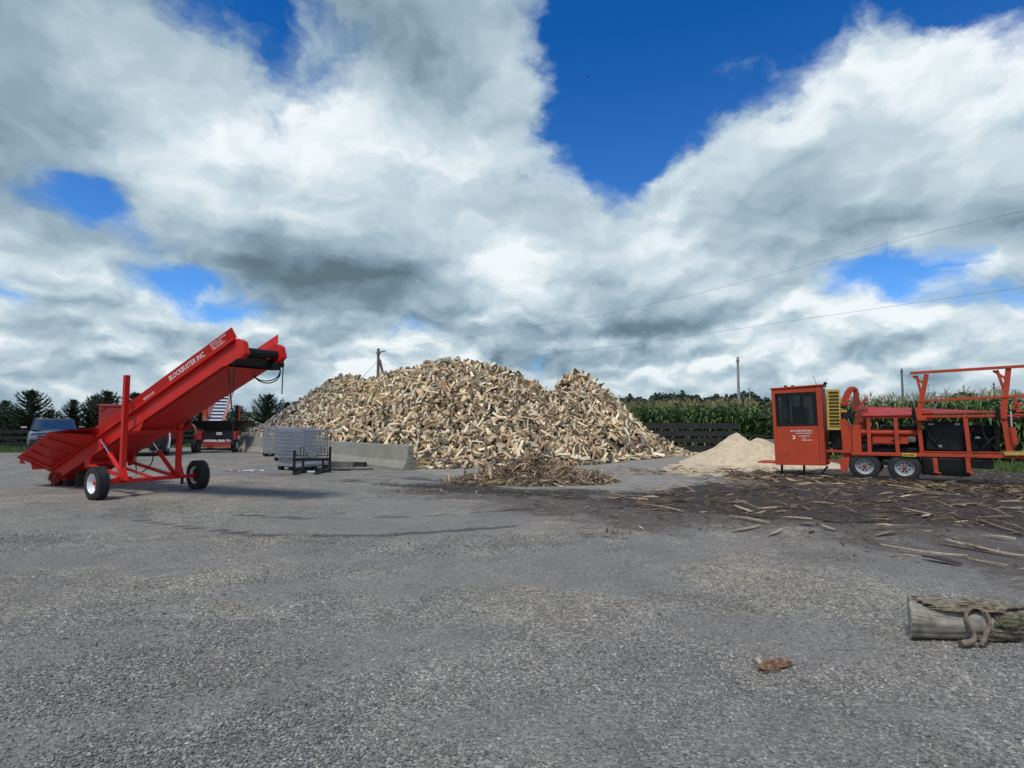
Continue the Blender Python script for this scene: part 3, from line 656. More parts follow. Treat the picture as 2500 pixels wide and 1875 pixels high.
# ------------------------------------------------------------------ jersey barriers
def barrier(p, rz, length, label):
    r = empty('concrete_barrier', (p[0], p[1], 0), rz, label, 'concrete barrier', 'concrete barriers holding the firewood heap')
    sec = [(-0.30, 0.0), (0.30, 0.0), (0.30, 0.07), (0.155, 0.30), (0.09, 0.80), (-0.09, 0.80), (-0.155, 0.30), (-0.30, 0.07)]
    m_ = MB(); ns = 14; n_ = len(sec)
    for i in range(ns + 1):
        x = length * i / ns
        m_.v += [(x, y + random.uniform(-.004, .004), z + (random.uniform(-.004, .004) if z > 0 else 0)) for y, z in sec]
    for i in range(ns):
        for k in range(n_):
            k2 = (k + 1) % n_; m_.f.append((i * n_ + k2, i * n_ + k, (i + 1) * n_ + k, (i + 1) * n_ + k2)); m_.mi.append(0)
    m_.f += [tuple(range(n_)), tuple(ns * n_ + k for k in range(n_))[::-1]]; m_.mi += [0, 0]
    m_.build('barrier_body', CONC, r, bevel=0.012)
    h = MB()
    for z in (0.22, 0.55): h.tube([(-0.035, -0.03, z), (-0.05, 0.0, z), (-0.035, 0.03, z), (0.02, 0.03, z)], 0.012, 6)
    h.build('joining_loop', BLK, r)
    s_ = MB()
    for x in (length * 0.25, length * 0.42): s_.add([(x - 0.09, -0.3035, 0.0), (x + 0.09, -0.3035, 0.0), (x + 0.06, -0.3035, 0.055), (x - 0.06, -0.3035, 0.055)], [(0, 1, 2, 3)])
    s_.build('drain_slot', BLK, r)
    return r
bang = math.atan2(BD.y, BD.x); LB = 5.75
labs = ['long concrete barrier nearest the camera at the left foot of the heap', 'second concrete barrier, behind the wire cages',
        'third concrete barrier along the left foot of the heap', 'fourth concrete barrier hidden behind the cage on the left', ]
for i in range(4):
    q = Vector((B0[0], B0[1])) + BD * i * (LB + 0.06)
    if i == 3: break
    barrier((q.x - BD.x * -0.02, q.y), bang + (0.0, 0.015, 0.05)[i], LB, labs[i])
p = gnd(612, 1083)
r = barrier((p[0] - 0.6, p[1]), math.radians(68), 3.0, 'short far concrete barrier seen past the left cage with a pale stone on top')
m_ = MB(); m_.tube([(0, -.25, 0), (0, -0.18, 0.0), (0, 0.2, 0.0), (0, .28, 0)], [0.05, .12, .11, .04], 7)
o = m_.build('pale_stone', mat('pale_stone_mat', (0.5, 0.5, 0.36), 0.9)); o.location = (p[0] + 0.05, p[1] + 0.7, 0.88); o.rotation_euler = (0, 0, 1.2)
tag(o, 'pale yellowish stone lying on top of the far barrier', 'stone')
p = gnd(633, 1091)
m_ = MB(); m_.lathe([(0.16, 0.02), (0.15, 0.03), (0.035, 0.70), (0.0, 0.71)], (0, 0, 0), (0, 0, 1), 14); m_.box(-.2, .2, -.2, .2, 0, .03)
o = m_.build('traffic_cone', CONE, smooth=True); o.location = (p[0] - 0.05, p[1], 0); tag(o, 'dark red traffic cone beside the left wire cage', 'traffic cone')

# ------------------------------------------------------------------ wire cages, fork frame, timber
def cage():
    r = empty('wire_cage', (0, 0, 0), 0)
    S = 0.53; m_ = MB()
    for k in range(14):
        a = -S + 2 * S * k / 13
        for (x, y) in ((a, -S), (a, S), (-S, a), (S, a)): m_.tube([(x, y, 0.16), (x, y, 1.28)], 0.0095, 5)
    for k in range(10):
        z = 0.20 + k * 1.06 / 9
        rr = 0.013 if k in (0, 9, 5) else 0.008; e_ = S + 0.012
        for q in (((-e_, -e_, z), (e_, -e_, z)), ((e_, -e_, z), (e_, e_, z)), ((e_, e_, z), (-e_, e_, z)), ((-e_, e_, z), (-e_, -e_, z))): m_.tube(q, rr, 5)
    m_.build('cage_mesh', STL, r)
    t_ = MB(); 
    for q in ((-1, -1), (1, -1), (1, 1), (-1, 1)): t_.tube([(q[0] * S, q[1] * S, 0.14), (q[0] * S, q[1] * S, 1.3)], 0.018, 6)
    e_ = S + .005
    for z in (0.17, 1.30):
        for q in (((-e_, -e_, z), (e_, -e_, z)), ((e_, -e_, z), (e_, e_, z)), ((e_, e_, z), (-e_, e_, z)), ((-e_, e_, z), (-e_, -e_, z))): t_.tube(q, 0.017, 6)
    t_.build('frame', STL, r)
    d = MB()
    d.box(-.56, .56, -.56, .56, 0.135, 0.16); d.build('floor_pan', STL, r)
    b_ = MB()
    for x in (-.48, 0, .48):
        for y in (-.48, 0, .48): b_.box(x - .07, x + .07, y - .07, y + .07, 0.0, 0.11)
    b_.box(-.56, .56, -.56, .56, 0.11, 0.133); b_.build('pallet', BLK, r)
    return r
cg = cage()
spots = [(-6.95, 18.55, 63, 'galvanised wire cage on a black pallet, nearest, behind the black fork frame'),
         (-10.95, 25.9, 30, 'galvanised wire cage on a black pallet, farthest to the left by the cone'),
         (-9.45, 24.6, 34, 'galvanised wire cage between the nearest and the leftmost cage'),
         (-8.9, 22.6, 40, 'galvanised wire cage partly hidden straight behind the nearest cage')]
for i, (x, y, a, lb) in enumerate(spots):
    c_ = cg if i == 0 else copy_tree(cg); c_.location = (x, y, 0); c_.rotation_euler = (0, 0, math.radians(a)); c_['label'] = lb; c_['category'] = 'wire cage'; c_['group'] = 'galvanised wire cages beside the heap'
# fork frame
r = empty('fork_frame', (at(763, 1150, 17.3)[0], 17.25, 0), math.radians(8), 'black steel pallet fork carriage with short uprights standing before the cages', 'pallet fork frame')
m_ = MB()
for x in (-.53, .53): m_.box(x - .035, x + .035, -.03, .03, 0.0, 0.70 if x < 0 else 0.80)
m_.box(-.55, .55, -.045, -.005, 0.37, 0.46, ); m_.box(-.56, .56, -.05, -.008, 0.0, 0.10); m_.box(-.3, -.24, -.04, .0, .10, .37); m_.box(.30, .36, -.04, 0.0, .10, .37)
m_.build('carriage', BLK, r, bevel=0.004)
for x0 in (-.45, .17):
    f_ = MB()
    for k, h_ in enumerate((.14, .22, .22, .14)): f_.bar((x0 + k * .095, 0, .52), (x0 + k * .095, 0, .52 + h_ + (.06 if k in (1, 2) else 0)), .016, .016)
    f_.bar((x0 - .06, 0, .53), (x0 + .33, 0, .53), .02, .02)
    f_.build('backrest_bars', BLK, r)
for x in (-.28, .33):
    t_ = MB(); t_.bar((x, -.03, .045), (x - 0.1, -.62, .02), .11, .04); t_.build('fork_tine', BLK, r)
w_ = MB(); w_.box(-.13, .10, -.053, -.048, .02, .07); w_.build('sticker', LITT, r)
def timber(px, py, D_, L_, w, h, rz, m, label, z=0):
    p = at(px, py, D_); t_ = MB(); t_.box(-L_ / 2, L_ / 2, -w / 2, w / 2, 0, h); o = t_.build('timber_beam', m, bevel=0.006)
    o.location = (p[0], p[1], z); o.rotation_euler = (0, 0, rz); tag(o, label, 'timber', 'timbers lying beside the barrier')
timber(832, 1136, 19.3, 0.95, .2, .2, -.10, GRYW2, 'short thick grey timber block lying against the barrier')
timber(866, 1136, 19.7, 0.9, .16, .16, -.35, DRKW, 'dark brown timber beam lying behind the grey block')
timber(825, 1146, 18.0, 0.8, .14, .07, -.1, DRKW, 'thin dark board on the ground right of the fork frame')
timber(862, 1144, 18.2, 1.3, .13, .05, .18, BRNW, 'long thin brown board lying along the barrier foot')
p = gnd(600, 1150)
m_ = MB()
for k in range(26):
    a, r_ = random.uniform(0, 2 * PI), random.uniform(0, .5)
    x, y = math.cos(a) * r_ * 1.1, math.sin(a) * r_ * .5; s_ = random.uniform(.02, .07)
    m_.slab([(x, y, .012), (x + s_ * 1.4, y + random.uniform(-.02, .02), .015), (x + s_ * 1.2, y + s_, .03), (x, y + s_, .014)], .006)
o = m_.build('plastic_scraps', LITT); o.location = (p[0], p[1], 0); tag(o, 'scatter of crumbled white plastic scraps on the gravel', 'litter', kind='stuff')

# ------------------------------------------------------------------ wheels
def wheel(parent, c, axis, R, w, rimr, rimmat, name='wheel', hub=RED, holes=8):
    """axis points to the outside face"""
    ax = Vector(axis).normalized()
    t_ = MB(); hw = w / 2
    t_.lathe([(rimr, -hw * .8), (rimr * 1.08, -hw), (R * .86, -hw * 1.02), (R * .97, -hw * .8), (R, -hw * .5), (R, hw * .5), (R * .97, hw * .8), (R * .86, hw * 1.02), (rimr * 1.08, hw), (rimr, hw * .8)], c, ax, 40)
    tyre = t_.build('tyre', RUB, parent, smooth=True)
    tr = MB(); a0 = ax.cross(Vector((0, 0, 1))).normalized(); b0 = ax.cross(a0)
    for k in range(44):
        th = 2 * PI * k / 44
        for j, off_ in enumerate((-.33, 0, .33)):
            tt = th + j * .05; d = a0 * math.cos(tt) + b0 * math.sin(tt); tg = -a0 * math.sin(tt) + b0 * math.cos(tt)
            p_ = Vector(c) + d * R * .998 + ax * off_ * w
            tr.bar(p_ - ax * w * .13 + tg * .008, p_ + ax * w * .13 - tg * .008, R * .085, .012, up=d)
    tr.build('tread', RUB, tyre)
    r_ = MB()
    r_.lathe([(rimr * 1.02, hw * .92), (rimr * .97, hw * .80), (rimr * .90, hw * .45), (rimr * .82, hw * .05), (rimr * .80, hw * .0)], c, ax, 36)
    n = holes; ring = []
    # disc with openings: alternate solid and open sectors in a ring
    r1, r2, r3 = rimr * .80, rimr * .62, rimr * .45; z1, z2, z3 = 0.0, hw * .12, hw * .16
    seg = n * 4; vs = []; fs = []
    for rr, zz_ in ((r1, z1), (r2, z2), (r3, z3), (rimr * .16, hw * .10)):
        for k in range(seg):
            th = 2 * PI * k / seg; vs.append(Vector(c) + ax * zz_ + (a0 * math.cos(th) + b0 * math.sin(th)) * rr)
    for i in range(3):
        for k in range(seg):
            if i == 1 and k % 4 in (1, 2): continue
            k2 = (k + 1) % seg; fs.append((i * seg + k, i * seg + k2, (i + 1) * seg + k2, (i + 1) * seg + k))
    r_.add(vs, fs)
    r_.lathe([(rimr * 1.0, -hw * .8), (rimr * .85, -hw * .5), (rimr * .84, -.0)], c, ax, 36)
    r_.build('rim', rimmat, parent, smooth=True)
    bk = MB(); bk.lathe([(rimr * .83, -hw * .25), (0.001, -hw * .25)], c, ax, 24); bk.build('brake_backing', BLK, parent)
    h = MB(); h.lathe([(rimr * .20, hw * .05), (rimr * .19, hw * .55), (rimr * .12, hw * .62), (0.001, hw * .63)], c, ax, 16)
    for k in range(5):
        th = 2 * PI * k / 5; p_ = Vector(c) + (a0 * math.cos(th) + b0 * math.sin(th)) * rimr * .32; h.tube([p_ + ax * hw * .1, p_ + ax * hw * .28], .012, 6)
    h.build('hub', hub, parent, smooth=True)

# ------------------------------------------------------------------ red conveyor
W1 = gnd(235, 1220); W2 = gnd(482, 1194); uu = (W2 - W1) / np.linalg.norm(W2 - W1)
th_c = math.atan2(-uu[0], uu[1])     # local x = boom direction, local y = axle direction
LW = float(np.linalg.norm(W2 - W1)); SL = 0.364; bd = Vector((1, 0, SL)).normalized()
r = empty('firewood_conveyor', (W1[0], W1[1], 0), th_c, 'large bright red inclined firewood conveyor on two wheels with white lettering on its side', 'conveyor')
Z = lambda s_, z0: z0 + SL * s_
Y0, Y1 = .66, 1.46
m_ = MB()      # side webs + bottom pan
for y, sgn in ((Y0, -1), (Y1, 1)):
    m_.slab([(-4.02, y, Z(-4.02, 1.44)), (3.60, y, Z(3.60, 1.44)), (3.60, y, Z(3.60, 1.82)), (-4.02, y, Z(-4.02, 1.82))], 0.006 * -sgn)
    m_.bar((-4.0, y + sgn * .035, Z(-4.0, 1.445)), (3.25, y + sgn * .035, Z(3.25, 1.445)), .06, .012)
    m_.bar((-4.0, y + sgn * .04, Z(-4.0, 1.81)), (3.56, y + sgn * .04, Z(3.56, 1.81)), .075, .035)
m_.slab([(-4.0, Y0, Z(-4.0, 1.43)), (3.28, Y0, Z(3.28, 1.43)), (3.28, Y1, Z(3.28, 1.43)), (-4.0, Y1, Z(-4.0, 1.43))], -.005)
m_.build('boom', RED, r, bevel=0.003)
for y, sgn in ((Y0, -1), (Y1, 1)):
    s_ = MB(); yo = y + sgn * .085
    s_.slab([(-2.0, y + sgn * .03, Z(-2.0, 1.83)), (3.60, y + sgn * .03, Z(3.60, 1.83)), (3.52, yo, Z(3.52, 2.045)), (-2.08, yo, Z(-2.08, 2.045))], .006 * -sgn)
    s_.bar((-2.0, y + sgn * .05, Z(-2.0, 1.86)), (3.5, y + sgn * .05, Z(3.5, 1.86)), .02, .012)
    s_.build('sideboard', RED, r)
    h = MB()   # head bearing plates
    h.prism([(3.58, Z(3.58, 1.81)), (3.70, Z(3.7, 1.75)), (3.80, Z(3.8, 1.66)), (3.88, Z(3.88, 1.42)), (3.72, Z(3.72, 1.38)), (3.60, Z(3.60, 1.44))], y - .045 if sgn < 0 else y - .06, y + .06 if sgn < 0 else y + .045)
    h.build('bearing_plate', RED, r, bevel=.004)
rl = MB(); rl.tube([(3.68, Y0 + .02, Z(3.68, 1.545)), (3.68, Y1 - .02, Z(3.68, 1.545))], .078, 18); rl.build('head_roller', BLK, r, smooth=True)
bl = MB()
bl.slab([(-3.9, Y0 + .03, Z(-3.9, 1.70)), (3.66, Y0 + .03, Z(3.66, 1.62)), (3.66, Y1 - .03, Z(3.66, 1.62)), (-3.9, Y1 - .03, Z(-3.9, 1.70))], .012)
bl.slab([(2.6, Y0 + .03, Z(2.6, 1.455)), (3.62, Y0 + .03, Z(3.62, 1.47)), (3.62, Y1 - .03, Z(3.62, 1.47)), (2.6, Y1 - .03, Z(2.6, 1.455))], .012)
for k in range(13):
    s0 = -3.7 + k * .55; bl.bar((s0, Y0 + .05, Z(s0, 1.745)), (s0, Y1 - .05, Z(s0, 1.745)), .02, .06)
bl.build('belt', BELT, r)
mo = MB(); mo.box(3.50, 3.72, Y1 - .16, Y1 + .0, Z(3.6, 1.28), Z(3.6, 1.42)); mo.tube([(3.62, Y1 + .02, Z(3.6, 1.40)), (3.62, Y1 + .14, Z(3.6, 1.40))], .06, 10)
mo.build('hydraulic_motor', BLK, r, bevel=.01)
hs = MB()
def spline(P_, n_=7):
    P_ = [Vector(q) for q in P_]; out = []
    for i in range(len(P_) - 1):
        for k in range(n_):
            u_ = k / n_; a = P_[max(i - 1, 0)]; b_ = P_[i]; c_ = P_[i + 1]; d_ = P_[min(i + 2, len(P_) - 1)]
            out.append(.5 * ((2 * b_) + (-a + c_) * u_ + (2 * a - 5 * b_ + 4 * c_ - d_) * u_ ** 2 + (-a + 3 * b_ - 3 * c_ + d_) * u_ ** 3))
    return out + [P_[-1]]
for dd in (0, .045):
    h1 = MB(); h1.tube(spline([(3.52, Y1 + .06, 2.74), (3.60, Y1 + .10, 2.62 - dd), (3.56, Y1 + .08, 2.48 - dd), (3.36, Y1 + .04, 2.40 - dd), (3.12, Y1, 2.42 - dd * .6), (2.98, Y1 - .05, 2.50)]), .012, 7); h1.build('hydraulic_hose', BLK, r, smooth=True)
h1 = MB(); h1.tube(spline([(-.6, 1.35, .95), (-.45, 1.25, .65), (-.62, 1.15, .45), (-.8, 1.1, .40)]), .012, 6); h1.build('hydraulic_hose', BLK, r)
hs = MB(); hs.tube(spline([(-1.0, 1.2, 1.0), (-.95, 1.15, .7), (-.8, 1.1, .45), (-.7, 1.05, .38)]), .012, 6)
hs.build('hydraulic_hose', BLK, r)
# chains
ch = MB()
ch.tube([(3.52, Y0 - .02, Z(3.5, 1.44)), (3.53, Y0 - .02, 2.32), (3.52, Y0 - .02, 2.12)], .012, 5)
ch.build('chain', BLK, r)
ch = MB(); ch.tube([(3.8, Y1 + .02, Z(3.8, 1.44)), (3.78, Y1 + .02, 2.12)], .011, 5); ch.build('chain', BLK, r)
ch = MB(); ch.tube([(3.10, .80, Z(3.1, 1.42)), (3.16, .80, 2.22), (3.30, .80, 1.60), (3.31, .80, 1.18)], .013, 5); ch.lathe([(.0, -.05), (.035, -.02), (.035, .02), (0, .05)], (3.30, .80, 1.60), (0, 0, 1), 8)
ch.build('chain', BLK, r)
# masts and frame
for y, nm in ((.455, 'mast'), (1.60, 'mast')):
    k = MB(); k.box(-.05, .05, y - .05, y + .05, .30, 2.58 if y < 1 else 2.58); k.build('mast', RED, r, bevel=.006)
    k = MB(); k.prism([(.05, .36), (.20, .36), (.05, .62)], y - .045, y + .045); k.prism([(-.05, .36), (-.14, .36), (-.05, .5)], y - .045, y + .045); k.build('mast_gusset', RED, r)
ax_ = MB(); ax_.box(-.05, .05, .12, LW - .12, .29, .37)
ax_.bar((0, .14, .33), (0, .42, .42), .05, .05); ax_.tube([(0, 0.0, .33), (0, LW, .33)], .035, 10)
ax_.build('axle', RED, r, bevel=.005)
cb = MB(); cb.box(-.04, .04, .50, 1.55, 1.33, 1.40); cb.slab([(.04, .56, 1.38), (.55, .56, 1.60), (.42, .56, 1.40)], .01); cb.slab([(.04, 1.56, 1.38), (.55, 1.56, 1.60), (.42, 1.56, 1.40)], .01); cb.build('cross_beam', RED, r)
fr = MB()
for y in (.62, 1.52):
    fr.bar((-2.0, y, .60), (0, y, .36), .07, .07)
    fr.prism([(-2.12, Z(-2.1, 1.44)), (-1.82, Z(-1.82, 1.44)), (-1.88, .55), (-2.05, .50)], y - .03, y + .03)
fr.bar((-1.98, .60, .62), (-1.98, 1.55, .62), .06, .06)
fr.bar((-2.0, 1.07, .60), (-.02, 1.07, .35), .05, .05)
fr.build('drawbar_frame', RED, r, bevel=.005)
jk = MB(); jk.box(-.03, .03, 1.68, 1.72, .18, .30); jk.box(-.03, .05, 1.66, 1.78, .16, .18); jk.build('jack_pin', BLK, r)
for y in (.54, 1.56):
    top = Vector((-1.22, y, Z(-1.22, 1.62))); bot = Vector((-.10, y, .42)); mid = top.lerp(bot, .40)
    cy = MB(); cy.tube([mid, bot], .048, 14); cy.tube([mid, mid.lerp(bot, .07)], .056, 14); cyo = cy.build('lift_cylinder', RED, r, smooth=True)
    cy = MB(); cy.tube([top, mid], .018, 10); cy.build('cylinder_rod', CHR, cyo, smooth=True)
    cy = MB(); cy.prism([(-1.34, Z(-1.3, 1.66)), (-1.14, Z(-1.1, 1.62)), (-1.16, Z(-1.2, 1.50)), (-1.24, Z(-1.24, 1.48))], y - .01 if y < 1 else y - .04, y + .06 if y < 1 else y + .01); cy.build('clevis', RED, cyo)
# hopper at the low end: near wing and far wing flare outwards
A = Vector((-1.97, Y0, 1.08)); B_ = Vector((-4.12, Y0, .33)); A2 = A + Vector((-.05, -.80, .28)); B2 = B_ + Vector((-.05, -.66, .38))
hp = MB(); hp.slab([B_, A, A2, B2], -.006)
for k in (.14, .36, .60, .84):
    a_ = B_.lerp(A, k); b_ = B2.lerp(A2, k); hp.bar(a_.lerp(b_, .06) + Vector((0, -.01, -.02)), a_.lerp(b_, .9) + Vector((0, -.01, -.02)), .03, .025, up=(0, -.4, .9))
hp.add([A, A2 + Vector((.08, 0, 0)), Vector((-1.97, Y0 - .085, Z(-2.0, 2.045)))], [(0, 1, 2), (2, 1, 0)])
hp.add([A2, Vector((-1.45, Y0 - .08, Z(-1.5, 2.0))), Vector((-2.02, Y0 - .085, Z(-2.0, 2.045)))], [(0, 1, 2)])
hp.slab([A + Vector((0, -.03, 0)), Vector((-1.6, Y0 - .1, Z(-1.6, 1.86))), Vector((-2.0, Y0 - .085, Z(-2.0, 2.05))), A2], .005)
hp.build('hopper_wing', RED, r)
A = Vector((-1.97, Y1, 1.08)); B_ = Vector((-4.12, Y1, .33)); A3 = A + Vector((0, .5, .30)); B3 = B_ + Vector((0, .5, .30))
hp = MB(); hp.slab([B_, A, A3, B3], .006); hp.build('hopper_wing', RED, r)
hp = MB()   # end panel leaning out at the tail
hp.slab([Vector((-4.12, Y0, .33)), Vector((-4.12, Y1, .33)), Vector((-4.40, Y1 + .1, .66)), Vector((-4.40, Y0 - .3, .66))], .006)
hp.slab([(-4.12, Y0 - .58, .70), (-4.45, Y0 - .50, .72), (-4.45, Y0 - .5, .56), (-4.25, Y0 - .45, .54)], .01)
hp.slab([(-4.05, Y0 - .40, .58), (-4.30, Y0 - .34, .57), (-4.28, Y0 - .3, .40), (-4.10, Y0 - .12, .41)], .01)
hp.build('hopper_end_panel', RED, r)
tl = MB(); tl.prism([(-4.05, .32), (-3.35, .57), (-3.2, .30), (-3.3, .14), (-3.98, .14)], Y0 + .01, Y1 - .01); tl.tube([(-3.8, Y0 - .02, .26), (-3.8, Y1 + .02, .26)], .05, 10)
tl.build('tail_box', RED2, r)
ft = MB(); ft.box(-3.5, -3.3, Y0 + .05, Y1 - .05, 0.0, .16); ft.box(-2.95, -2.85, Y0 + .1, Y1 - .1, .0, .42); ft.build('tail_stand', DRKW, r)
sk = MB()
for k in range(90):
    s0 = random.uniform(-4.05, -3.45); y = Y0 - random.uniform(.0, .05) if k % 2 else random.uniform(Y0, Y1); s0 = s0 if k % 2 else -4.02
    zt = .30 + random.uniform(-.03, .05); q = Vector((s0 + random.uniform(-.06, .1), y - random.uniform(0, .08), random.uniform(.05, .16)))
    sk.bar((s0, y, zt), q, .018, .006)
sk.build('rubber_fringe', mat('red_fringe', (0.34, 0.04, 0.025), 0.9, var=.4, scale=30), r)
wheel(r, (0, 0, .335), (0, -1, 0), .335, .215, .20, WHT, hub=RED)
wheel(r, (0, LW, .335), (0, 1, 0), .335, .215, .20, WHT, hub=RED)
# lettering on the near sideboard
bo = Vector((0, Y0 - .03, 1.83)); bup = Vector((0, -.055, .215)).normalized()
def bpnt(s_, v): return Vector((s_, Y0 - .03 - .003, Z(s_, 1.83))) + Vector((-.03, -.055, .215)) * v
text_mesh('BLOCKBUSTER INC.', .128, 'lettering', LET, r, bpnt(1.42, .30), bd, bup, bold=.004, shear=.15, xs=1.16)
text_mesh('MODEL LS-30', .080, 'lettering', LET, r, bpnt(.44, .18), bd, bup, bold=.002, xs=.9)
for k, tx in enumerate(('FIREWOOD CONVEYORS', 'BUILT TO WORK', 'SALES AND SERVICE')):
    text_mesh(tx, .045, 'lettering', LET, r, bpnt(2.86 + .02 * k, .70 - k * .22), bd, bup, bold=.001)
lg = MB(); o_ = bpnt(1.30, .48); Xd = bd; Yd = (bup - bd * bup.dot(bd)).normalized()
arc = [(math.cos(a) * .06, math.sin(a) * .06) for a in np.linspace(-1.9, 1.9, 12)] + [(math.cos(a) * .03, math.sin(a) * .03) for a in np.linspace(1.9, -1.9, 12)]
nn = Xd.cross(Yd) * .004
lg.add([o_ + Xd * x + Yd * y + nn for x, y in arc], [(i, i + 1, 22 - i, 23 - i) for i in range(11)]); lg.build('logo', LET, r)

# ------------------------------------------------------------------ orange firewood processor on tandem wheels
c2 = at(2208, 1140.7, 14.0); c1 = at(2110.5, 1138.7, 14.5); md = (c2 - c1); md[2] = 0; md /= np.linalg.norm(md)
PR = np.array([c2[0], c2[1], 0]); th_p = math.atan2(md[1], md[0]); nd = np.array([-md[1], md[0], 0])
def k3(px, py, t_=0.0):
    """pixel seen on the machine's vertical plane at depth t_ -> local point"""
    P0_ = PR + nd * t_; d = ray(px, py); q = ((P0_ - _C) @ nd) / (d @ nd); P_ = _C + d * q
    return Vector((float((P_ - P0_) @ md), t_, float(P_[2])))
r = empty('firewood_processor', PR, th_p, 'weathered orange-red firewood processor on tandem wheels with glazed operator cab', 'firewood processor')
# cab
TI = .018
cb = MB(); x0, x1, z0, z1 = -2.99, -1.74, .40, 2.50; CD = .95
wx0, wx1, wz0, wz1 = -2.90, -1.86, 1.46, 2.38
def q4(a, b_, c_, d_): return [a, b_, c_, d_]
cb.box(x0, wx0, 0, .04, z0, z1); cb.box(wx1, x1, 0, .04, z0, z1 + .03); cb.box(wx0, wx1, 0, .04, z0, wz0); cb.box(wx0, wx1, 0, .04, wz1, z1 + .01)
cb.box(x0, x0 + .04, .04, CD, z0, z1); cb.box(x1 - .04, x1, .04, CD, z0, z1)
cb.box(x0, x1, CD - .04, CD - .002, z0, 1.4); cb.box(x0, x1, CD - .04, CD - .002, 2.3, z1)
cb.box(x0 + .002, x1 - .002, .002, CD - .004, z0 - .03, z0 - .001)
cabo = cb.build('cab', ORG, r, bevel=.006)
rf = MB(); rf.prism([(x0 - .03, z1 + .005), (x1 + .03, z1 + .035), (x1 + .03, z1 + .075), (x0 - .03, z1 + .04)], -.03, CD + .03); rf.build('roof', ORG, cabo, bevel=.006)
for (x_, y_) in ((x0 + .35, .2), (x0 + .52, .3)):
    l_ = MB(); l_.lathe([(.045, 0), (.045, .05), (.0, .065)], (x_, y_, z1 + .05), (0, 0, 1), 10); l_.build('roof_lamp', BLK, cabo)
l_ = MB(); l_.bar((x1 - .02, .8, z1 + .07), (x1 + .05, .8, z1 + .17), .06, .08); l_.build('work_lamp', BLK, cabo)
an = MB(); an.tube([(-1.83, .05, z1 + .04), (-1.92, .05, z1 + .34)], .006, 5); an.build('antenna', BLK, cabo)
dl = MB(); dl.box(x1 - .13, x1 - .122, -.004, .0, z0 + .1, z1 - .05); dl.box(x1 - .05, x1 - .044, -.004, 0, z0 + .1, z1 - .08); dl.build('door_seam', BLK, cabo)
wf = MB()
for bx in ((wx0, wx1, wz1 - .035, wz1), (wx0, wx1, wz0, wz0 + .045), (wx0, wx0 + .035, wz0 + .045, wz1 - .035), (wx1 - .045, wx1, wz0 + .045, wz1 - .035), ((wx0 + wx1) / 2 - .10, (wx0 + wx1) / 2 - .065, wz0 + .045, wz1 - .035)):
    wf.box(bx[0], bx[1], -.012, .03, bx[2], bx[3])
wfo = wf.build('window', BLK, cabo, bevel=.004)
gl = MB(); gl.box(wx0 + .02, wx1 - .02, .012, .018, wz0 + .03, wz1 - .02); gm_ = bpy.data.materials.new('tinted_cab_glass'); gm_.use_nodes = True
gb_ = gm_.node_tree.nodes['Principled BSDF']; gb_.inputs['Base Color'].default_value = (.55, .6, .6, 1); gb_.inputs['Transmission Weight'].default_value = 1.0; gb_.inputs['Roughness'].default_value = .02; gb_.inputs['IOR'].default_value = 1.3
gl.build('pane', gm_, wfo)
inn = MB(); inn.box(-2.55, -2.25, .45, .5, .5, 2.0); inn.box(-2.6, -2.2, .45, .8, .5, 1.35); inn.build('seat', BLK, cabo)
inn = MB(); inn.box(x0 + .06, x1 - .06, CD - .05, CD - .045, 1.38, 2.32, ); inn.build('rear_window', mat('pale_rear_glass', (.42, .46, .46), .1, spec=1), cabo)
inn = MB()
for x_ in (-2.72, -2.36, -2.05): inn.box(x_ - .03, x_ + .03, CD - .09, CD - .06, 1.38, 2.34)
inn.build('rear_mullion', BLK, cabo)
st = MB(); st.box(-3.46, -3.01, .05, .9, .40, .435); st.bar((-3.0, .9, .6), (-3.02, .9, 1.45), .04, .1); st.build('step_platform', ORG, r)
ld = MB(); ld.prism([(-3.06, 1.0), (-3.0, 1.0), (-3.0, 1.5), (-3.05, 1.45)], .6, .9); ld.build('side_bracket', DORG, cabo)
for x_ in (-2.90, -2.33):
    ft = MB(); ft.box(x_, x_ + .03, .3, .5, .0, .37); ft.build('cab_support', BLK, r)
ft = MB(); ft.bar((-1.9, .1, .1), (-1.7, .1, .38), .05, .05); ft.build('brace', BLK, r)
tx = k3(1931, 1063); 
for k, (tt, sz) in enumerate((('BLOCKBUSTER INC.', .062), ('FIREWOOD PROCESSORS', .034), ('SALES AND SERVICE', .03), ('PARTS', .03), ('MODEL 22-20', .042))):
    text_mesh(tt, sz, 'lettering', LET, cabo, (-2.55 + (0, .13, .2, .28, .27)[k], -.002, (1.295, 1.235, 1.165, 1.11, 1.045)[k]), (1, 0, 0), (0, 0, 1), bold=.0015)
lg = MB(); lg.add([(-2.49 + .055 * x, -.004, 1.14 + .055 * z) for x, z in [(math.cos(a), math.sin(a)) for a in np.linspace(-2, 2, 10)] + [(math.cos(a) * .4, math.sin(a) * .4) for a in np.linspace(2, -2, 10)]], [(i, i + 1, 18 - i, 19 - i) for i in range(9)])
lg.build('logo', LET, cabo)
cabo.rotation_euler = (0, math.radians(-1.5), 0); cabo.location = (0.02, 0, .075)
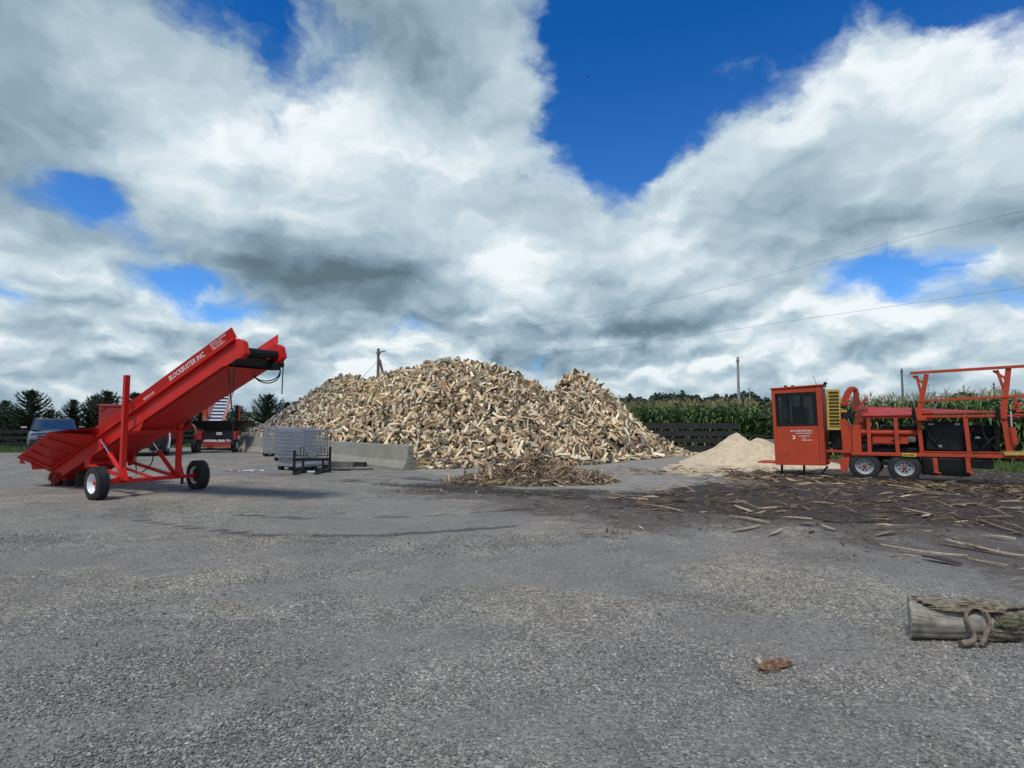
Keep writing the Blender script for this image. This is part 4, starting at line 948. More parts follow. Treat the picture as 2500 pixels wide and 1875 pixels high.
# yellow louvred guard on the cab's right end
ga = Vector((-1.665, .02, 0)); gd = Vector((.80, .60, 0)).normalized(); gn = Vector((gd.y, -gd.x, 0)); GWd = .36
def gq(u0, u1, z0_, z1_, d0, d1, k_):
    P_ = [ga + gd * u0 + gn * d0, ga + gd * u1 + gn * d0, ga + gd * u1 + gn * d1, ga + gd * u0 + gn * d1]
    k_.add([(q.x, q.y, z0_) for q in P_] + [(q.x, q.y, z1_) for q in P_], [(0, 3, 2, 1), (4, 5, 6, 7), (0, 1, 5, 4), (1, 2, 6, 5), (2, 3, 7, 6), (3, 0, 4, 7)])
gr = MB(); gq(0, .05, 1.36, 2.46, 0, .03, gr); gq(GWd - .03, GWd, 1.36, 2.46, 0, .03, gr)
for k in range(11): gq(.05, GWd - .03, 1.46 + k * .0935, 1.482 + k * .0935, .002, .028, gr)
gq(.05, GWd - .03, 1.36, 1.43, .001, .029, gr); gq(.05, GWd - .03, 2.40, 2.46, .001, .029, gr)
gro = gr.build('radiator_guard', YEL, r, bevel=.003)
gr = MB(); gq(.02, GWd - .02, 1.38, 2.44, -.02, -.004, gr); gr.build('grille_core', DYEL, gro)
# chassis
T2 = 1.45
def rail(p, q, w, h, name, m=ORG, par=None): k = MB(); k.bar(p, q, w, h); return k.build(name, m, par or r, bevel=.004)
rail((-1.12, .03, .75), (3.1, .03, .80), .07, .09, 'chassis_rail'); rail((-1.7, T2, .74), (3.1, T2, .80), .07, .09, 'chassis_rail')
rail((-1.72, .10, .79), (-1.12, .10, .79), .05, .06, 'lower_rail'); rail((-1.70, .2, .52), (-1.1, .2, .5), .04, .05, 'lower_rail')
rail((.35, .02, .84), (2.05, .02, .87), .04, .03, 'edge_strip')
rail((-.88, .03, 1.70), (3.1, .03, 1.74), .06, .05, 'top_rail'); rail((-.88, T2, 1.70), (3.1, T2, 1.74), .06, .06, 'top_rail')
for (xt, xb, w, zt, zb) in ((-.72, -.72, .085, 1.68, .79), (-.22 + .08, -.12, .085, 1.68, .79), (.33, .37, .085, 1.72, .80), (1.24, 1.28, .085, 1.52 + .15, .80), (1.93, 2.0, .10, 1.72, .82), (2.7, 2.72, .09, 1.7, .82)):
    k = MB(); k.bar((xt, .03, zt), (xb, .03, zb), .06, w, up=(1, 0, 0)); k.build('post', ORG, r, bevel=.004)
for x_ in (-.7, .3, 1.3, 2.2):
    k = MB(); k.box(x_ - .03, x_ + .03, .08, T2 - .05, 1.62, 1.68); k.box(x_ - .04, x_ + .04, .08, T2 - .05, .70, .78); k.build('cross_member', DORG, r)
    k = MB(); k.box(x_ - .03, x_ + .03, T2 - .03, T2 + .03, .80, 1.68); k.build('post', DORG, r)
for x_ in np.arange(-1.0, 3.0, .24):
    k = MB(); k.tube([(x_, -.008, .77 + .012 * x_), (x_, -.024, .77 + .012 * x_)], .013, 6); k.build('bolt', STL, r)
# left hinge end plate column
k = MB(); k.prism([(-1.33, .55), (-1.12, .55), (-1.12, 1.50), (-1.26, 1.66), (-1.37, 1.66)], .16, .20); k.box(-1.10, -.90, .05, .25, .80, 1.50); k.tube([(-1.0, .02, .72), (-1.0, .3, .72)], .07, 12); k.build('pivot_column', ORG, r, bevel=.004)
k = MB(); k.prism([(-1.42, .60), (-1.18, .66), (-1.20, .42), (-1.28, .25), (-1.38, .25)], .02, .08); k.build('hanger_plate', ORG, r, bevel=.004)
# rams and machinery seen through the frame
k = MB(); k.tube([(-.82, .22, 1.30), (.3, .22, 1.30)], .075, 16); k.tube([(-.9, .22, 1.30), (-.82, .22, 1.30)], .09, 12); k.build('splitter_ram', ORG, r, smooth=True)
k = MB(); k.box(-.66, .10, .2, .26, 1.02, 1.22); k.box(-.9, -.1, .35, .4, 1.05, 1.12); k.build('splitter_beam', ORG, r, bevel=.005)
k = MB()
for i in range(26):
    a = Vector((random.uniform(-.9, .5), random.uniform(.3, 1.2), random.uniform(.85, 1.55))); b_ = a + Vector((random.uniform(-.3, .3), random.uniform(-.2, .2), random.uniform(-.25, .25))); c_ = b_ + Vector((random.uniform(-.25, .25), random.uniform(-.2, .2), random.uniform(-.25, .1)))
    c_.z = max(c_.z, .82); k = MB(); k.tube(spline([a, a.lerp(b_, .5) + Vector((0, 0, -.05)), b_, c_], 4), .016, 6); k.build('hydraulic_hose', RUB, r, smooth=True)
k = MB(); k.box(-.95, .3, .3, 1.3, .80, .92); k.box(-.6, -.1, .8, 1.2, .92, 1.35); k.box(-1.62, -1.15, .3, 1.2, .85, 1.38); k.build('valve_block', BLK, r, bevel=.02)
k = MB(); k.lathe([(.001, 0), (.075, 0), (.08, .03), (.08, .24), (.06, .28), (.001, .28)], (-.02, .45, 1.13), (1, 0, 0), 16); k.build('oil_filter', LITT, r, smooth=True)
k = MB(); k.tube([(-.85, .4, .98), (-.1, .45, 1.0)], .03, 8); k.tube([(-.8, .3, 1.38), (-.5, .35, 1.2), (-.3, .35, .95)], .015, 6); k.build('steel_pipe', STL, r, smooth=True)
k = MB(); k.box(.46, 1.20, .30, 1.2, .87, 1.58); k.build('oil_tank', BLK, r, bevel=.02)
k = MB(); k.box(1.34, 1.72, .5, 1.1, .85, 1.22); k.box(1.32, 1.9, .9, 1.3, .85, 1.5); k.tube([(1.4, .6, 1.3), (1.75, .6, 1.3)], .09, 14); k.tube([(1.8, .7, .9), (1.8, .7, 1.45)], .06, 12); k.tube([(1.36, .48, 1.0), (1.36, .40, 1.0)], .12, 16)
for i in range(8): k.box(1.42 + i * .035, 1.435 + i * .035, .47, .5, .92, 1.15)
k.build('engine', BLK, r)
for i in range(7):
    a = Vector((random.uniform(.45, 1.9), random.uniform(.15, .35), random.uniform(1.2, 1.6))); b_ = Vector((a.x + random.uniform(-.3, .3), a.y + .05, random.uniform(.85, 1.0)))
    k = MB(); k.tube(spline([a, a.lerp(b_, .4) + Vector((random.uniform(-.1, .1), -.05, -.05)), b_]), .014, 6); k.build('hydraulic_hose', RUB, r, smooth=True)
for (x_, z_, w_, h_) in ((.52, 1.50, .12, .04), (1.05, 1.50, .1, .05), (.7, .95, .08, .06), (1.42, 1.18, .09, .05)):
    k = MB(); k.box(x_, x_ + w_, .286, .297, z_, z_ + h_); k.build('label_plate', STL, r)
k = MB()
k = MB(); k.box(.35, 1.3, .35, 1.2, .25, .68); k.box(1.3, 1.75, .5, 1.2, .45, .66); k.build('fuel_tank', BLK, r, bevel=.02)
k = MB(); k.box(-.9, .3, .5, T2 - .1, .58, .70); k.build('belly_plate', BLK, r)
k = MB(); k.box(-.92, 1.95, T2 - .18, T2 - .1, .80, 1.40); k.box(-.5, .3, T2 - .3, T2 - .18, .9, 1.5); k.build('dark_back_panel', BLK, r, bevel=.02)  # dark panel added to blacken the view through the frame
# hopper / log trough
k = MB()
T_ = .75
a0_ = k3(2112, 993, T_); a1 = k3(2236, 997, T_); a2 = k3(2445, 1006, T_); b0_ = k3(2112, 1012, T_); 
k.add([a0_, a1, a2, Vector((a2.x, .12, 1.80)), Vector((.33, .08, 1.76)), Vector((-.85, .06, 1.74))], [(0, 5, 4, 1), (1, 4, 3, 2)])
k.add([a0_ + Vector((0, .015, 0)), a1 + Vector((0, .015, 0)), a2 + Vector((0, .015, 0)), Vector((a2.x, .14, 1.785)), Vector((.33, .10, 1.745)), Vector((-.85, .08, 1.725))], [(0, 1, 4, 5), (1, 2, 3, 4)])
k.bar(a0_, a1, .03, .03); k.bar(a1, a2, .03, .03)
k.build('log_trough', mat('scuffed_trough_paint', (0.44, 0.05, 0.03), .45, var=.15, dirt=(.10, .06, .055), dirt_amt=.7, dscale=1.5), r)
rail((-.88, .0, 1.735), (.30, .0, 1.735), .05, .02, 'trough_edge', DORG); rail((.40, .0, 1.80), (1.95, .0, 1.83), .05, .03, 'trough_edge')
k = MB(); k.box(.34, .62, .04, .5, 1.62, 1.85); k.build('trough_bracket', ORG, r)
# blade guard arch
Tg = .45
oa = [k3(*q, Tg) for q in ((2053, 990), (2056, 974), (2062, 958), (2070, 947), (2080, 944), (2088, 945))]
ia = [k3(*q, Tg) for q in ((2070, 989), (2072, 977), (2076, 966), (2081, 957), (2085, 951), (2089, 948))]
k = MB()
for i in range(5): k.prism([(oa[i].x, oa[i].z), (oa[i + 1].x, oa[i + 1].z), (ia[i + 1].x, ia[i + 1].z), (ia[i].x, ia[i].z)], Tg, Tg + .04)
for i in range(5): k.slab([oa[i], oa[i + 1], oa[i + 1] + Vector((0, .34, 0)), oa[i] + Vector((0, .34, 0))], .006)
k.bar(oa[0] + Vector((-.03, .1, -.02)), oa[0] + Vector((.24, .1, .0)), .14, .035)
sg_ = k.build('saw_guard', ORG, r)
lp = [k3(*q, Tg + .06) for q in ((2083, 950), (2092, 947), (2096, 962), (2096, 990), (2090, 1006), (2082, 1000), (2083, 975))]
k = MB(); k.prism([(q.x, q.z) for q in lp], Tg + .05, Tg + .36); k.build('guard_side', DORG, sg_)
arcp = oa
k = MB(); g0 = k3(2053, 995, Tg); k.box(g0.x, g0.x + .22, Tg, Tg + .25, 1.62, g0.z - .06); k.build('saw_motor_housing', BLK, r, bevel=.01)
k = MB(); k.box(g0.x - .005, g0.x + .14, Tg - .01, Tg, g0.z - .13, g0.z - .06); k.build('warning_decal', AMB, r)
k = MB(); k.bar(k3(2083, 955, Tg + .1), k3(2087, 1000, Tg + .1), .012, .012); k.build('yellow_rod', YEL, r)
k = MB(); k.box(-1.05, -.80, .3, .8, 1.35, 1.80); k.box(-.95, -.75, .25, .5, 1.55, 1.95); k.build('clamp_body', DORG, r, bevel=.02)
p0, p1 = k3(2092, 1004, .3), k3(2112, 974, .3)
for dy in (0, .16):
    k = MB(); k.bar(p0 + Vector((0, dy, 0)), p1 + Vector((0, dy, 0)), .03, .06); k.build('clamp_arm', ORG, r, bevel=.003)
k = MB(); k.bar(p0 + Vector((.02, .0, .0)), p0 + Vector((.02, .18, 0)), .05, .05); k.bar(p1, p1 + Vector((0, .18, 0)), .05, .05); k.build('clamp_pin', DORG, r)
k = MB(); k.bar(k3(2071, 1022, .1), k3(2076, 1040, .1), .015, .015); k.build('lever', STL, r)
# log deck gantry
def gl_(a, b_, w, h, nm='gantry_beam', m=ORG): k = MB(); k.bar(a, b_, w, h); return k.build(nm, m, r, bevel=.004)
tb0, tb1 = k3(2222, 911, -.02), k3(2500, 894, -.02); tb1 = tb0 + (tb1 - tb0) * 1.45
gl_(tb0, tb1, .10, .065); mb0, mb1 = k3(2244, 979, -.03), k3(2500, 966.5, -.03); mb1 = mb0 + (mb1 - mb0) * 1.45
gl_(mb0, mb1, .05, .055)
def mast(px0, py0, px1, py1, px2, py2):
    a, b_, c_ = k3(px0, py0), k3(px1, py1), k3(px2, py2)
    k = MB(); k.bar(b_, a, .08, .12, up=(1, 0, 0), h2=.10); pm = b_.lerp(a, .48); pt = b_.lerp(a, .99); k.bar(pm, pt + Vector((-.20, 0, -.01)), .05, .055, up=(1, 0, 0)); k.bar(b_.lerp(a, .78) + Vector((0, .004, 0)), pt + Vector((-.27, .004, -.02)), .045, .05, up=(1, 0, 0)); k.build('gantry_post', ORG, r, bevel=.004)
    s_ = MB()
    for i in range(9): s_.lathe([(.045, 0), (.045, .018)], b_ + Vector((-.08, -.05, .02 + i * .022)), (0, 0, 1), 12)
    s_.tube([b_ + Vector((-.08, -.05, -.05)), b_ + Vector((-.08, -.05, .28))], .03, 10); s_.build('spring', BLK, r)
mast(2262, 914, 2241, 1022, 0, 0); mast(2462, 900, 2448, 1022, 0, 0)
k = MB(); k.bar(k3(2262, 1020), k3(2238, 1022), .3, .12); k.build('gantry_foot', ORG, r, bevel=.01)
k = MB()
for i in range(10):
    a = k3(2266, 940 + i * 9, .15); k.tube([a, a + Vector((0, 0, -.035))], .014, 5)
k.build('chain', STL, r)
a, b_ = k3(2468, 1004, -.02), k3(2470, 1042, -.02); k = MB(); k.tube([a, b_], .016, 8); ro = k.build('cylinder_rod', CHR, r, smooth=True)
a, b_ = k3(2471, 1044, -.02), k3(2478, 1086, -.02); k = MB(); k.tube([a, b_], .062, 14); k.build('lift_cylinder', ORG, r, smooth=True)
for (pa, pb, w) in (((2478, 972), (2482, 1000), .05), ((2480, 987), (2560, 985), .04), ((2480, 1003), (2560, 1004), .05), ((2470, 994), (2488, 994), .1), ((2478, 1012), (2560, 1015), .04)):
    gl_(k3(*pa, -.02), k3(*pb, -.02), .05, w, 'deck_arm')
for px in (2284, 2364):
    k = MB(); b_ = k3(px + 2, 1152); a = k3(px - 2, 1118); k.bar(a, b_, .08, .09, up=(1, 0, 0)); k.bar(b_ + Vector((-.05, 0, 0)), b_ + Vector((.09, 0, -.03)), .12, .03); k.build('support_leg', ORG, r, bevel=.004)
k = MB()
for i in range(9):
    a = k3(2452 + i * 7, 1109, -.05); k.prism([(a.x, a.z - .02), (a.x + .055, a.z - .02), (a.x + .05, a.z + .03), (a.x - .01, a.z + .09)], -.10, -.04)
k.build('toothed_bar', YEL, r)
k = MB(); a = k3(2204, 1109.5); k.box(a.x - .01, a.x + .27, -.012, -.007, a.z - .045, a.z + .03); dk = k.build('warning_decal', mat('yellow_decal', (.75, .55, .05), .5), r)
text_mesh('PINCH POINT', .048, 'lettering', BLK, dk, (a.x + .005, -.014, a.z - .022), (1, 0, 0), (0, 0, 1), bold=.002, xs=.8)
for x_ in (0.0, -.85):
    wheel(r, (x_, .12, .43), (0, -1, 0), .35, .2, .205, GRYW, hub=DORG)
    wheel(r, (x_, T2 - .05, .43), (0, 1, 0), .36, .2, .215, GRYW, hub=DORG)
k = MB(); k.tube([(0, .1, .43), (0, T2, .43)], .04, 8); k.tube([(-.85, .1, .43), (-.85, T2, .43)], .04, 8); k.box(-.95, .1, .35, .42, .45, .55); k.build('axle', BLK, r)

# ------------------------------------------------------------------ sawdust heap
sp = [(at(1800, 1054, 21.2), 2.25), (at(1850, 1066, 20.7), 2.3), (at(1905, 1085, 20.6), 2.2), (at(1765, 1092, 21.0), 1.5)]
sx = np.arange(4.8, 14, .07); sy = np.arange(16.2, 25.5, .07); SX, SY = np.meshgrid(sx, sy); SZ = np.full(SX.shape, -.05)
for (q, R_) in sp:
    rr = np.hypot(SX - q[0], (SY - q[1])) / R_; SZ = np.maximum(SZ, q[2] * np.clip(1 - rr, 0, 1) ** 1.22 - .02)
SZ = SZ + (vnoise(SX, SY, .6, 41) - .5) * .16 * np.clip(SZ * 3, 0, 1) + (vnoise(SX, SY, .2, 42) - .5) * .07 * np.clip(SZ * 5, 0, 1)
SZ = np.maximum(SZ, .035 * (poly_sd(SX, SY, [gnd(*p) for p in ((1640, 1140), (1720, 1118), (1900, 1120), (1900, 1150), (1750, 1160), (1620, 1155))]) + (vnoise(SX, SY, .4, 43) - .5) * .8 > 0) - .02)
V = np.stack([SX, SY, SZ], -1).reshape(-1, 3); ny, nx = SX.shape; idx = np.arange(nx * ny).reshape(ny, nx)
Q = np.stack([idx[:-1, :-1], idx[:-1, 1:], idx[1:, 1:], idx[1:, :-1]], -1).reshape(-1, 4); Q = Q[V[Q][:, :, 2].max(1) > .0]
me = mesh_np('sawdust_pile', V, Q.reshape(-1), np.full(len(Q), 4), np.zeros(len(Q)), None, [SAW], True)
o = bpy.data.objects.new('sawdust_pile', me); COL.objects.link(o); tag(o, 'pale yellow mound of sawdust left of the orange cab', 'sawdust pile')

# ------------------------------------------------------------------ bark heap and debris
def strip_template(L_, w, bend, n_=6, th=.008, r_=random):
    V = []; F = []
    ph = r_.uniform(0, 6)
    for i in range(n_ + 1):
        u_ = i / n_ - .5; x = u_ * L_; taper = (1 - abs(u_ * 2) ** 2.5) * .75 + .25
        z = bend * math.sin(u_ * 3 + ph) * L_ * .25; y = bend * math.cos(u_ * 2.3 + ph) * L_ * .3; tw = bend * u_ * 2
        for s_ in (-1, 1):
            V.append((x, y + s_ * w * taper * math.cos(tw), z + s_ * w * taper * math.sin(tw)))
            V.append((x, y + s_ * w * taper * math.cos(tw), z + s_ * w * taper * math.sin(tw) + th))
    for i in range(n_):
        a = i * 4; b_ = a + 4
        F += [(a, a + 2, b_ + 2, b_), (a + 1, b_ + 1, b_ + 3, a + 3), (a, b_, b_ + 1, a + 1), (a + 2, a + 3, b_ + 3, b_ + 2)]
    F += [(0, 1, 3, 2), (n_ * 4, n_ * 4 + 2, n_ * 4 + 3, n_ * 4 + 1)]
    return np.array(V), F
STRT = [strip_template(random.uniform(.8, 1.2), random.uniform(.03, .07), random.uniform(.1, .7)) for _ in range(10)]
BP = np.array([(0.16, 0.11, 0.07), (0.27, 0.19, 0.115), (0.09, 0.065, 0.05), (0.42, 0.30, 0.165), (0.60, 0.46, 0.27), (0.20, 0.15, 0.10)])
def strips(n_, pos, ax, sc_, pr, matsel=0):
    tint = BP[rng.choice(6, n_, p=pr)] * rng.uniform(.75, 1.2, (n_, 1)); ti_ = rng.integers(0, len(STRT), n_); out = []
    R_ = rotmats(ax, rng.uniform(0, 2 * PI, n_) if matsel else rng.normal(0, .5, n_))
    for k, (V_, F_) in enumerate(STRT):
        m_ = ti_ == k; out.append((V_, F_, [0] * len(F_), np.ones((len(F_), 3)), pos[m_], R_[m_], sc_[m_], tint[m_]))
    return out
pk = [(at(1300, 1112, 15.0), 1.55), (at(1350, 1130, 15.0), 1.4), (at(1235, 1140, 14.9), 1.15), (at(1180, 1166, 14.6), .75), (at(1415, 1158, 14.7), .8)]
def bark_h(X, Y):
    h = np.full(np.shape(X), -1.)
    for q, R_ in pk: h = np.maximum(h, q[2] * (1 - (np.hypot(X - q[0], (Y - q[1]) * 1.25) / R_) ** 1.1))
    return h
n = 9000; X = rng.uniform(-2.2, 3.0, n); Y = rng.uniform(12.8, 17, n); h = bark_h(X, Y); k_ = h > -.05; X, Y, h = X[k_], Y[k_], h[k_]; n = len(X)
ax = rng.normal(size=(n, 3)); ax[:, 2] *= .42; ax[:, 2] -= .2 * np.sign(ax[:, 1]) * -1
pos = np.stack([X, Y, np.maximum(h, 0) * rng.uniform(.55, 1.02, n) + .02], 1)
parts = strips(n, pos, ax, rng.uniform(.14, .36, n) * rng.choice([1, 1, 1, 1.9], n), [.19, .26, .10, .22, .12, .11], 1)
bx = np.arange(-2.4, 3.2, .1); by = np.arange(12.6, 17.4, .1); BX, BY = np.meshgrid(bx, by); BZ = bark_h(BX, BY) * .75 - .03
V = np.stack([BX, BY, BZ], -1).reshape(-1, 3); ny, nx = BX.shape; idx = np.arange(nx * ny).reshape(ny, nx)
Q = np.stack([idx[:-1, :-1], idx[:-1, 1:], idx[1:, 1:], idx[1:, :-1]], -1).reshape(-1, 4); Q = Q[V[Q][:, :, 2].max(1) > -.01]
o = merge('bark_heap', parts, [BARK]); tag(o, 'low heap of shredded brown bark in front of the firewood', 'bark heap', kind='stuff')
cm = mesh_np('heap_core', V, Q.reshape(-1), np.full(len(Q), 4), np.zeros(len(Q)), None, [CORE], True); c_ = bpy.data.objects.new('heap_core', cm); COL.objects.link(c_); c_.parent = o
# litter over the mulch
parts = []
n = 19000; X = rng.uniform(-5, 22, n); Y = rng.uniform(5.6, 19, n)
dm = np.maximum(poly_sd(X, Y, mulch_poly), poly_sd(X, Y, brown_poly) * .5 - .3) + (vnoise(X, Y, 1.1, 51) - .5) * 2.2
k_ = (dm > 0) & (np.abs(X) < Y * .98 + .5); X, Y = X[k_], Y[k_]; n = len(X); ax = rng.normal(size=(n, 3)); ax[:, 2] *= .12; ax[:, 0] *= 1.4
pos = np.stack([X, Y, rng.uniform(.01, .05, n)], 1); sc_ = rng.uniform(.04, .14, n) * rng.choice([1, 1, 1, 1.8], n)
parts += strips(n, pos, ax, sc_, [.26, .12, .42, .07, .03, .10])
n = 800; X = rng.uniform(2, 20, n); Y = rng.uniform(8.3, 15.5, n); k_ = (poly_sd(X, Y, mulch_poly) > .1); X, Y = X[k_], Y[k_]; n = len(X)
ax = np.stack([np.ones(n), rng.normal(-.15, .45, n), rng.normal(0, .03, n)], 1); pos = np.stack([X, Y, rng.uniform(.02, .06, n)], 1)
parts += strips(n, pos, ax, rng.uniform(.2, .55, n), [.2, .25, .2, .17, .08, .10])
n = 260; X = rng.uniform(2.5, 9, n); Y = rng.normal(17.2, .8, n); ax = np.stack([np.ones(n), rng.normal(0, .5, n), rng.normal(0, .12, n)], 1)
parts += strips(n, np.stack([X, Y, rng.uniform(.02, .12, n)], 1), ax, rng.uniform(.12, .5, n), [.15, .25, .15, .2, .15, .10])
n = 1500; q_ = rng.uniform(-4.2, 4.0, n); w_ = rng.normal(-.35, .45, n); X = PR[0] + md[0] * q_ + nd[0] * w_; Y = PR[1] + md[1] * q_ + nd[1] * w_
ax = np.stack([np.full(n, md[0]) + rng.normal(0, .35, n), np.full(n, md[1]) + rng.normal(0, .35, n), rng.normal(0, .10, n)], 1)
parts += strips(n, np.stack([X, Y, rng.uniform(.01, .12, n) * np.exp(-(w_ + .2) ** 2 / .3) + .01], 1), ax, rng.uniform(.12, .6, n), [.26, .22, .26, .12, .04, .10])
o = merge('bark_litter', parts, [BARK]); tag(o, 'dark bark mulch and wood splinters scattered over the ground', 'bark litter', kind='stuff')
# bigger strips one could pick up
big = [((1565, 1237), (1672, 1254), 'pale', .05), ((1780, 1265), (1880, 1283), 'pale', .05), ((1782, 1302), (1860, 1290), 'pale', .05), ((1750, 1255), (1905, 1272), 'dark', .05), ((1795, 1240), (1835, 1258), 'pale', .07),
       ((1912, 1271), (1985, 1272), 'pale', .05), ((1952, 1282), (1988, 1286), 'brown', .12), ((1985, 1272), (2080, 1282), 'dark', .05), ((2115, 1296), (2245, 1290), 'brown', .035), ((2138, 1313), (2185, 1303), 'brown', .05),
       ((2115, 1231), (2192, 1219), 'brown', .06), ((2200, 1244), (2275, 1262), 'pale', .04), ((2250, 1270), (2272, 1262), 'pale', .06), ((2150, 1195), (2370, 1217), 'brown', .045), ((2208, 1195), (2246, 1198), 'pale', .05),
       ((2395, 1268), (2475, 1270), 'brown', .05), ((2390, 1277), (2500, 1312), 'brown', .05), ((2400, 1313), (2482, 1325), 'pale', .055), ((2300, 1325), (2360, 1336), 'pale', .05), ((2355, 1341), (2500, 1368), 'pale', .05),
       ((2150, 1346), (2365, 1368), 'pale', .028), ((2365, 1368), (2460, 1392), 'pale', .02), ((2250, 1368), (2350, 1384), 'dark', .09), ((1640, 1165), (1725, 1170), 'pale', .06), ((1700, 1168), (1740, 1164), 'dark', .07),
       ((2005, 1290), (2038, 1300), 'pale', .05), ((1975, 1304), (1988, 1298), 'brown', .06), ((1870, 1312), (1915, 1300), 'pale', .04), ((2050, 1250), (2095, 1259), 'brown', .04), ((2300, 1238), (2400, 1236), 'brown', .06),
       ((1500, 1215), (1650, 1210), 'dark', .06), ((1990, 1182), (2060, 1190), 'pale', .04), ((2060, 1170), (2140, 1178), 'brown', .08), ((2440, 1245), (2500, 1248), 'pale', .035), ((1860, 1205), (1900, 1207), 'brown', .05), ((2290, 1330), (2420, 1352), 'brown', .06)]
tn = {'pale': (0.42, .34, .23), 'brown': (.20, .155, .11), 'dark': (.05, .036, .03)}
for i, (a, b_, tone, w) in enumerate(big):
    A = gnd(*a); B_ = gnd(*b_); L_ = float(np.linalg.norm(B_ - A)); V_, F_ = strip_template(L_, w * .55, random.uniform(.03, .16) * min(1, 1.2 / L_), 10, .014)
    V_ = V_ - np.array([0, V_[:, 1].mean(), V_[:, 2].min()])
    me = mesh_np('bark_strip', V_, np.concatenate([np.array(f) for f in F_]), np.array([len(f) for f in F_]), np.zeros(len(F_)), np.tile(np.array(tn[tone]) * random.uniform(.85, 1.15), (len(F_), 1)), [BARK])
    o = bpy.data.objects.new('bark_strip', me); COL.objects.link(o); mid = (A + B_) / 2; o.location = (mid[0], mid[1], .02 + random.uniform(0, .02)); o.rotation_euler = (random.uniform(-.1, .1), 0, math.atan2(B_[1] - A[1], B_[0] - A[0]))
    dq = 'near the processor wheels' if b_[1] < 1240 else ('amid the dark mulch' if b_[1] < 1300 else 'towards the weathered log')
    xq = 'left' if a[0] < 1800 else ('middle' if a[0] < 2150 else 'right')
    ln = 'very long' if L_ > 1.1 else ('long' if L_ > .6 else 'short')
    tag(o, '%s %s bark strip lying %s, %s side' % (ln, {'pale': 'pale stripped', 'brown': 'weathered brown', 'dark': 'blackish wet'}[tone], dq, xq), 'bark strip', 'bark strips strewn over the dark mulch')

# ------------------------------------------------------------------ weathered log and bark chunk in the foreground
p0 = gnd(2256, 1572)
r = empty('weathered_log', (p0[0], p0[1] + .13, 0), math.radians(-3), 'weathered log with peeling bark lying at the right edge of the gravel', 'log')
nseg, nr = 110, 150; LL = 2.4; GR = [random.uniform(0, 2 * PI) for _ in range(26)]; V = []
for i in range(nseg + 1):
    x = LL * (i / nseg) ** 1.5; fl = max(0, 1 - x / .26); rad = .106 + .040 * fl ** 1.3 + .006 * math.sin(x * 9)
    for k in range(nr):
        a = 2 * PI * k / nr; rr = rad * (1 + .035 * math.sin(3 * a + x * 4) + .02 * math.sin(7 * a - x * 5) + .012 * math.sin(13 * a + x * 3))
        rr -= sum(.007 * math.exp(-((((a - g0 + .25 * math.sin(x * 3 + g0 * 5) + PI) % (2 * PI)) - PI) / .03) ** 2) * max(0, math.sin(x * (4 + g0) + g0 * 7)) for g0 in GR) + random.uniform(0, .0012)
        yy = math.cos(a) * rr; V.append((x + .55 * yy * max(0, 1 - x / .3) + (.008 * math.sin(a * 5) if i == 0 else 0), yy, .105 + .038 * fl + math.sin(a) * rr * .96))
F = [(i * nr + k, i * nr + (k + 1) % nr, (i + 1) * nr + (k + 1) % nr, (i + 1) * nr + k) for i in range(nseg) for k in range(nr)]
m_ = MB(); m_.add(V, F); m_.build('bare_trunk', RUSTL, r, smooth=True)
m_ = MB(); m_.add(V[:nr], [tuple(range(nr))]); m_.build('cut_end', mat('cut_end_wood', (.36, .32, .26), .9, var=.3, scale=30), r)
V = []; ns, nk = 80, 64
for i in range(ns + 1):
    x = .50 + (LL - .48) * (i / ns) ** 1.3
    for k in range(nk + 1):
        a = -PI * 1.15 + 2 * PI * 1.0 * k / nk; ridge_ = abs(math.sin(a * 10 + math.sin(x * 9 + a) * .7)) ** .6
        rr = .112 + .020 * ridge_ * (.7 + .3 * math.sin(x * 31 + a * 4)) + random.uniform(-.003, .003)
        ed = (.10 * math.sin(a * 3.1) + .06 * math.sin(a * 9 + 1) + .03 * math.sin(a * 23)) * max(0, 1 - i / 9)
        V.append((x + ed, math.cos(a) * rr, .105 + math.sin(a) * rr * .97))
F = [(i * (nk + 1) + k, i * (nk + 1) + k + 1, (i + 1) * (nk + 1) + k + 1, (i + 1) * (nk + 1) + k) for i in range(ns) for k in range(nk)]
m_ = MB(); m_.add(V, F); o = m_.build('bark', LOGB, r); so_ = o.modifiers.new('thickness', 'SOLIDIFY'); so_.thickness = .010
def slab_bark(x0, x1, a0, a1, lift, ph, mat_, nm):
    V = []; ns, nk = 60, 12
    for i in range(ns + 1):
        u_ = i / ns; x = x0 + (x1 - x0) * u_; tp = max(.05, math.sin(min(1, u_ * .9 + .12) * PI)) ** .6
        for k in range(nk + 1):
            v_ = k / nk; a = a0 + (a1 - a0) * (.5 + (v_ - .5) * tp) + .06 * math.sin(u_ * 9 + ph)
            rr = .122 + lift * (1 - u_) + .012 * abs(math.sin(v_ * 9 + math.sin(u_ * 14 + ph))) + .008 * math.sin(u_ * 17 + ph) + random.uniform(-.0012, .0012) + .03 * max(0, 1 - x / .22)
            V.append((x + .02 * math.sin(v_ * 14 + ph), -math.cos(a) * rr, .112 + math.sin(a) * rr))
    F = [(i * (nk + 1) + k, i * (nk + 1) + k + 1, (i + 1) * (nk + 1) + k + 1, (i + 1) * (nk + 1) + k) for i in range(ns) for k in range(nk)]
    m_ = MB(); m_.add(V, F); o = m_.build(nm, mat_, r); s_ = o.modifiers.new('thickness', 'SOLIDIFY'); s_.thickness = .012
slab_bark(.035, .52, .85, 1.95, .020, 0, LOGB, 'lifted_bark_slab')
slab_bark(.40, .78, .95, 2.0, .022, 2, LOGB, 'lifted_bark_slab')
slab_bark(.52, .95, .15, .70, .008, 4, mat('mossy_bark', (.125, .125, .065), .95, var=.5, scale=25, bump=.8, bscale=30), 'mossy_bark_patch')
m_ = MB()
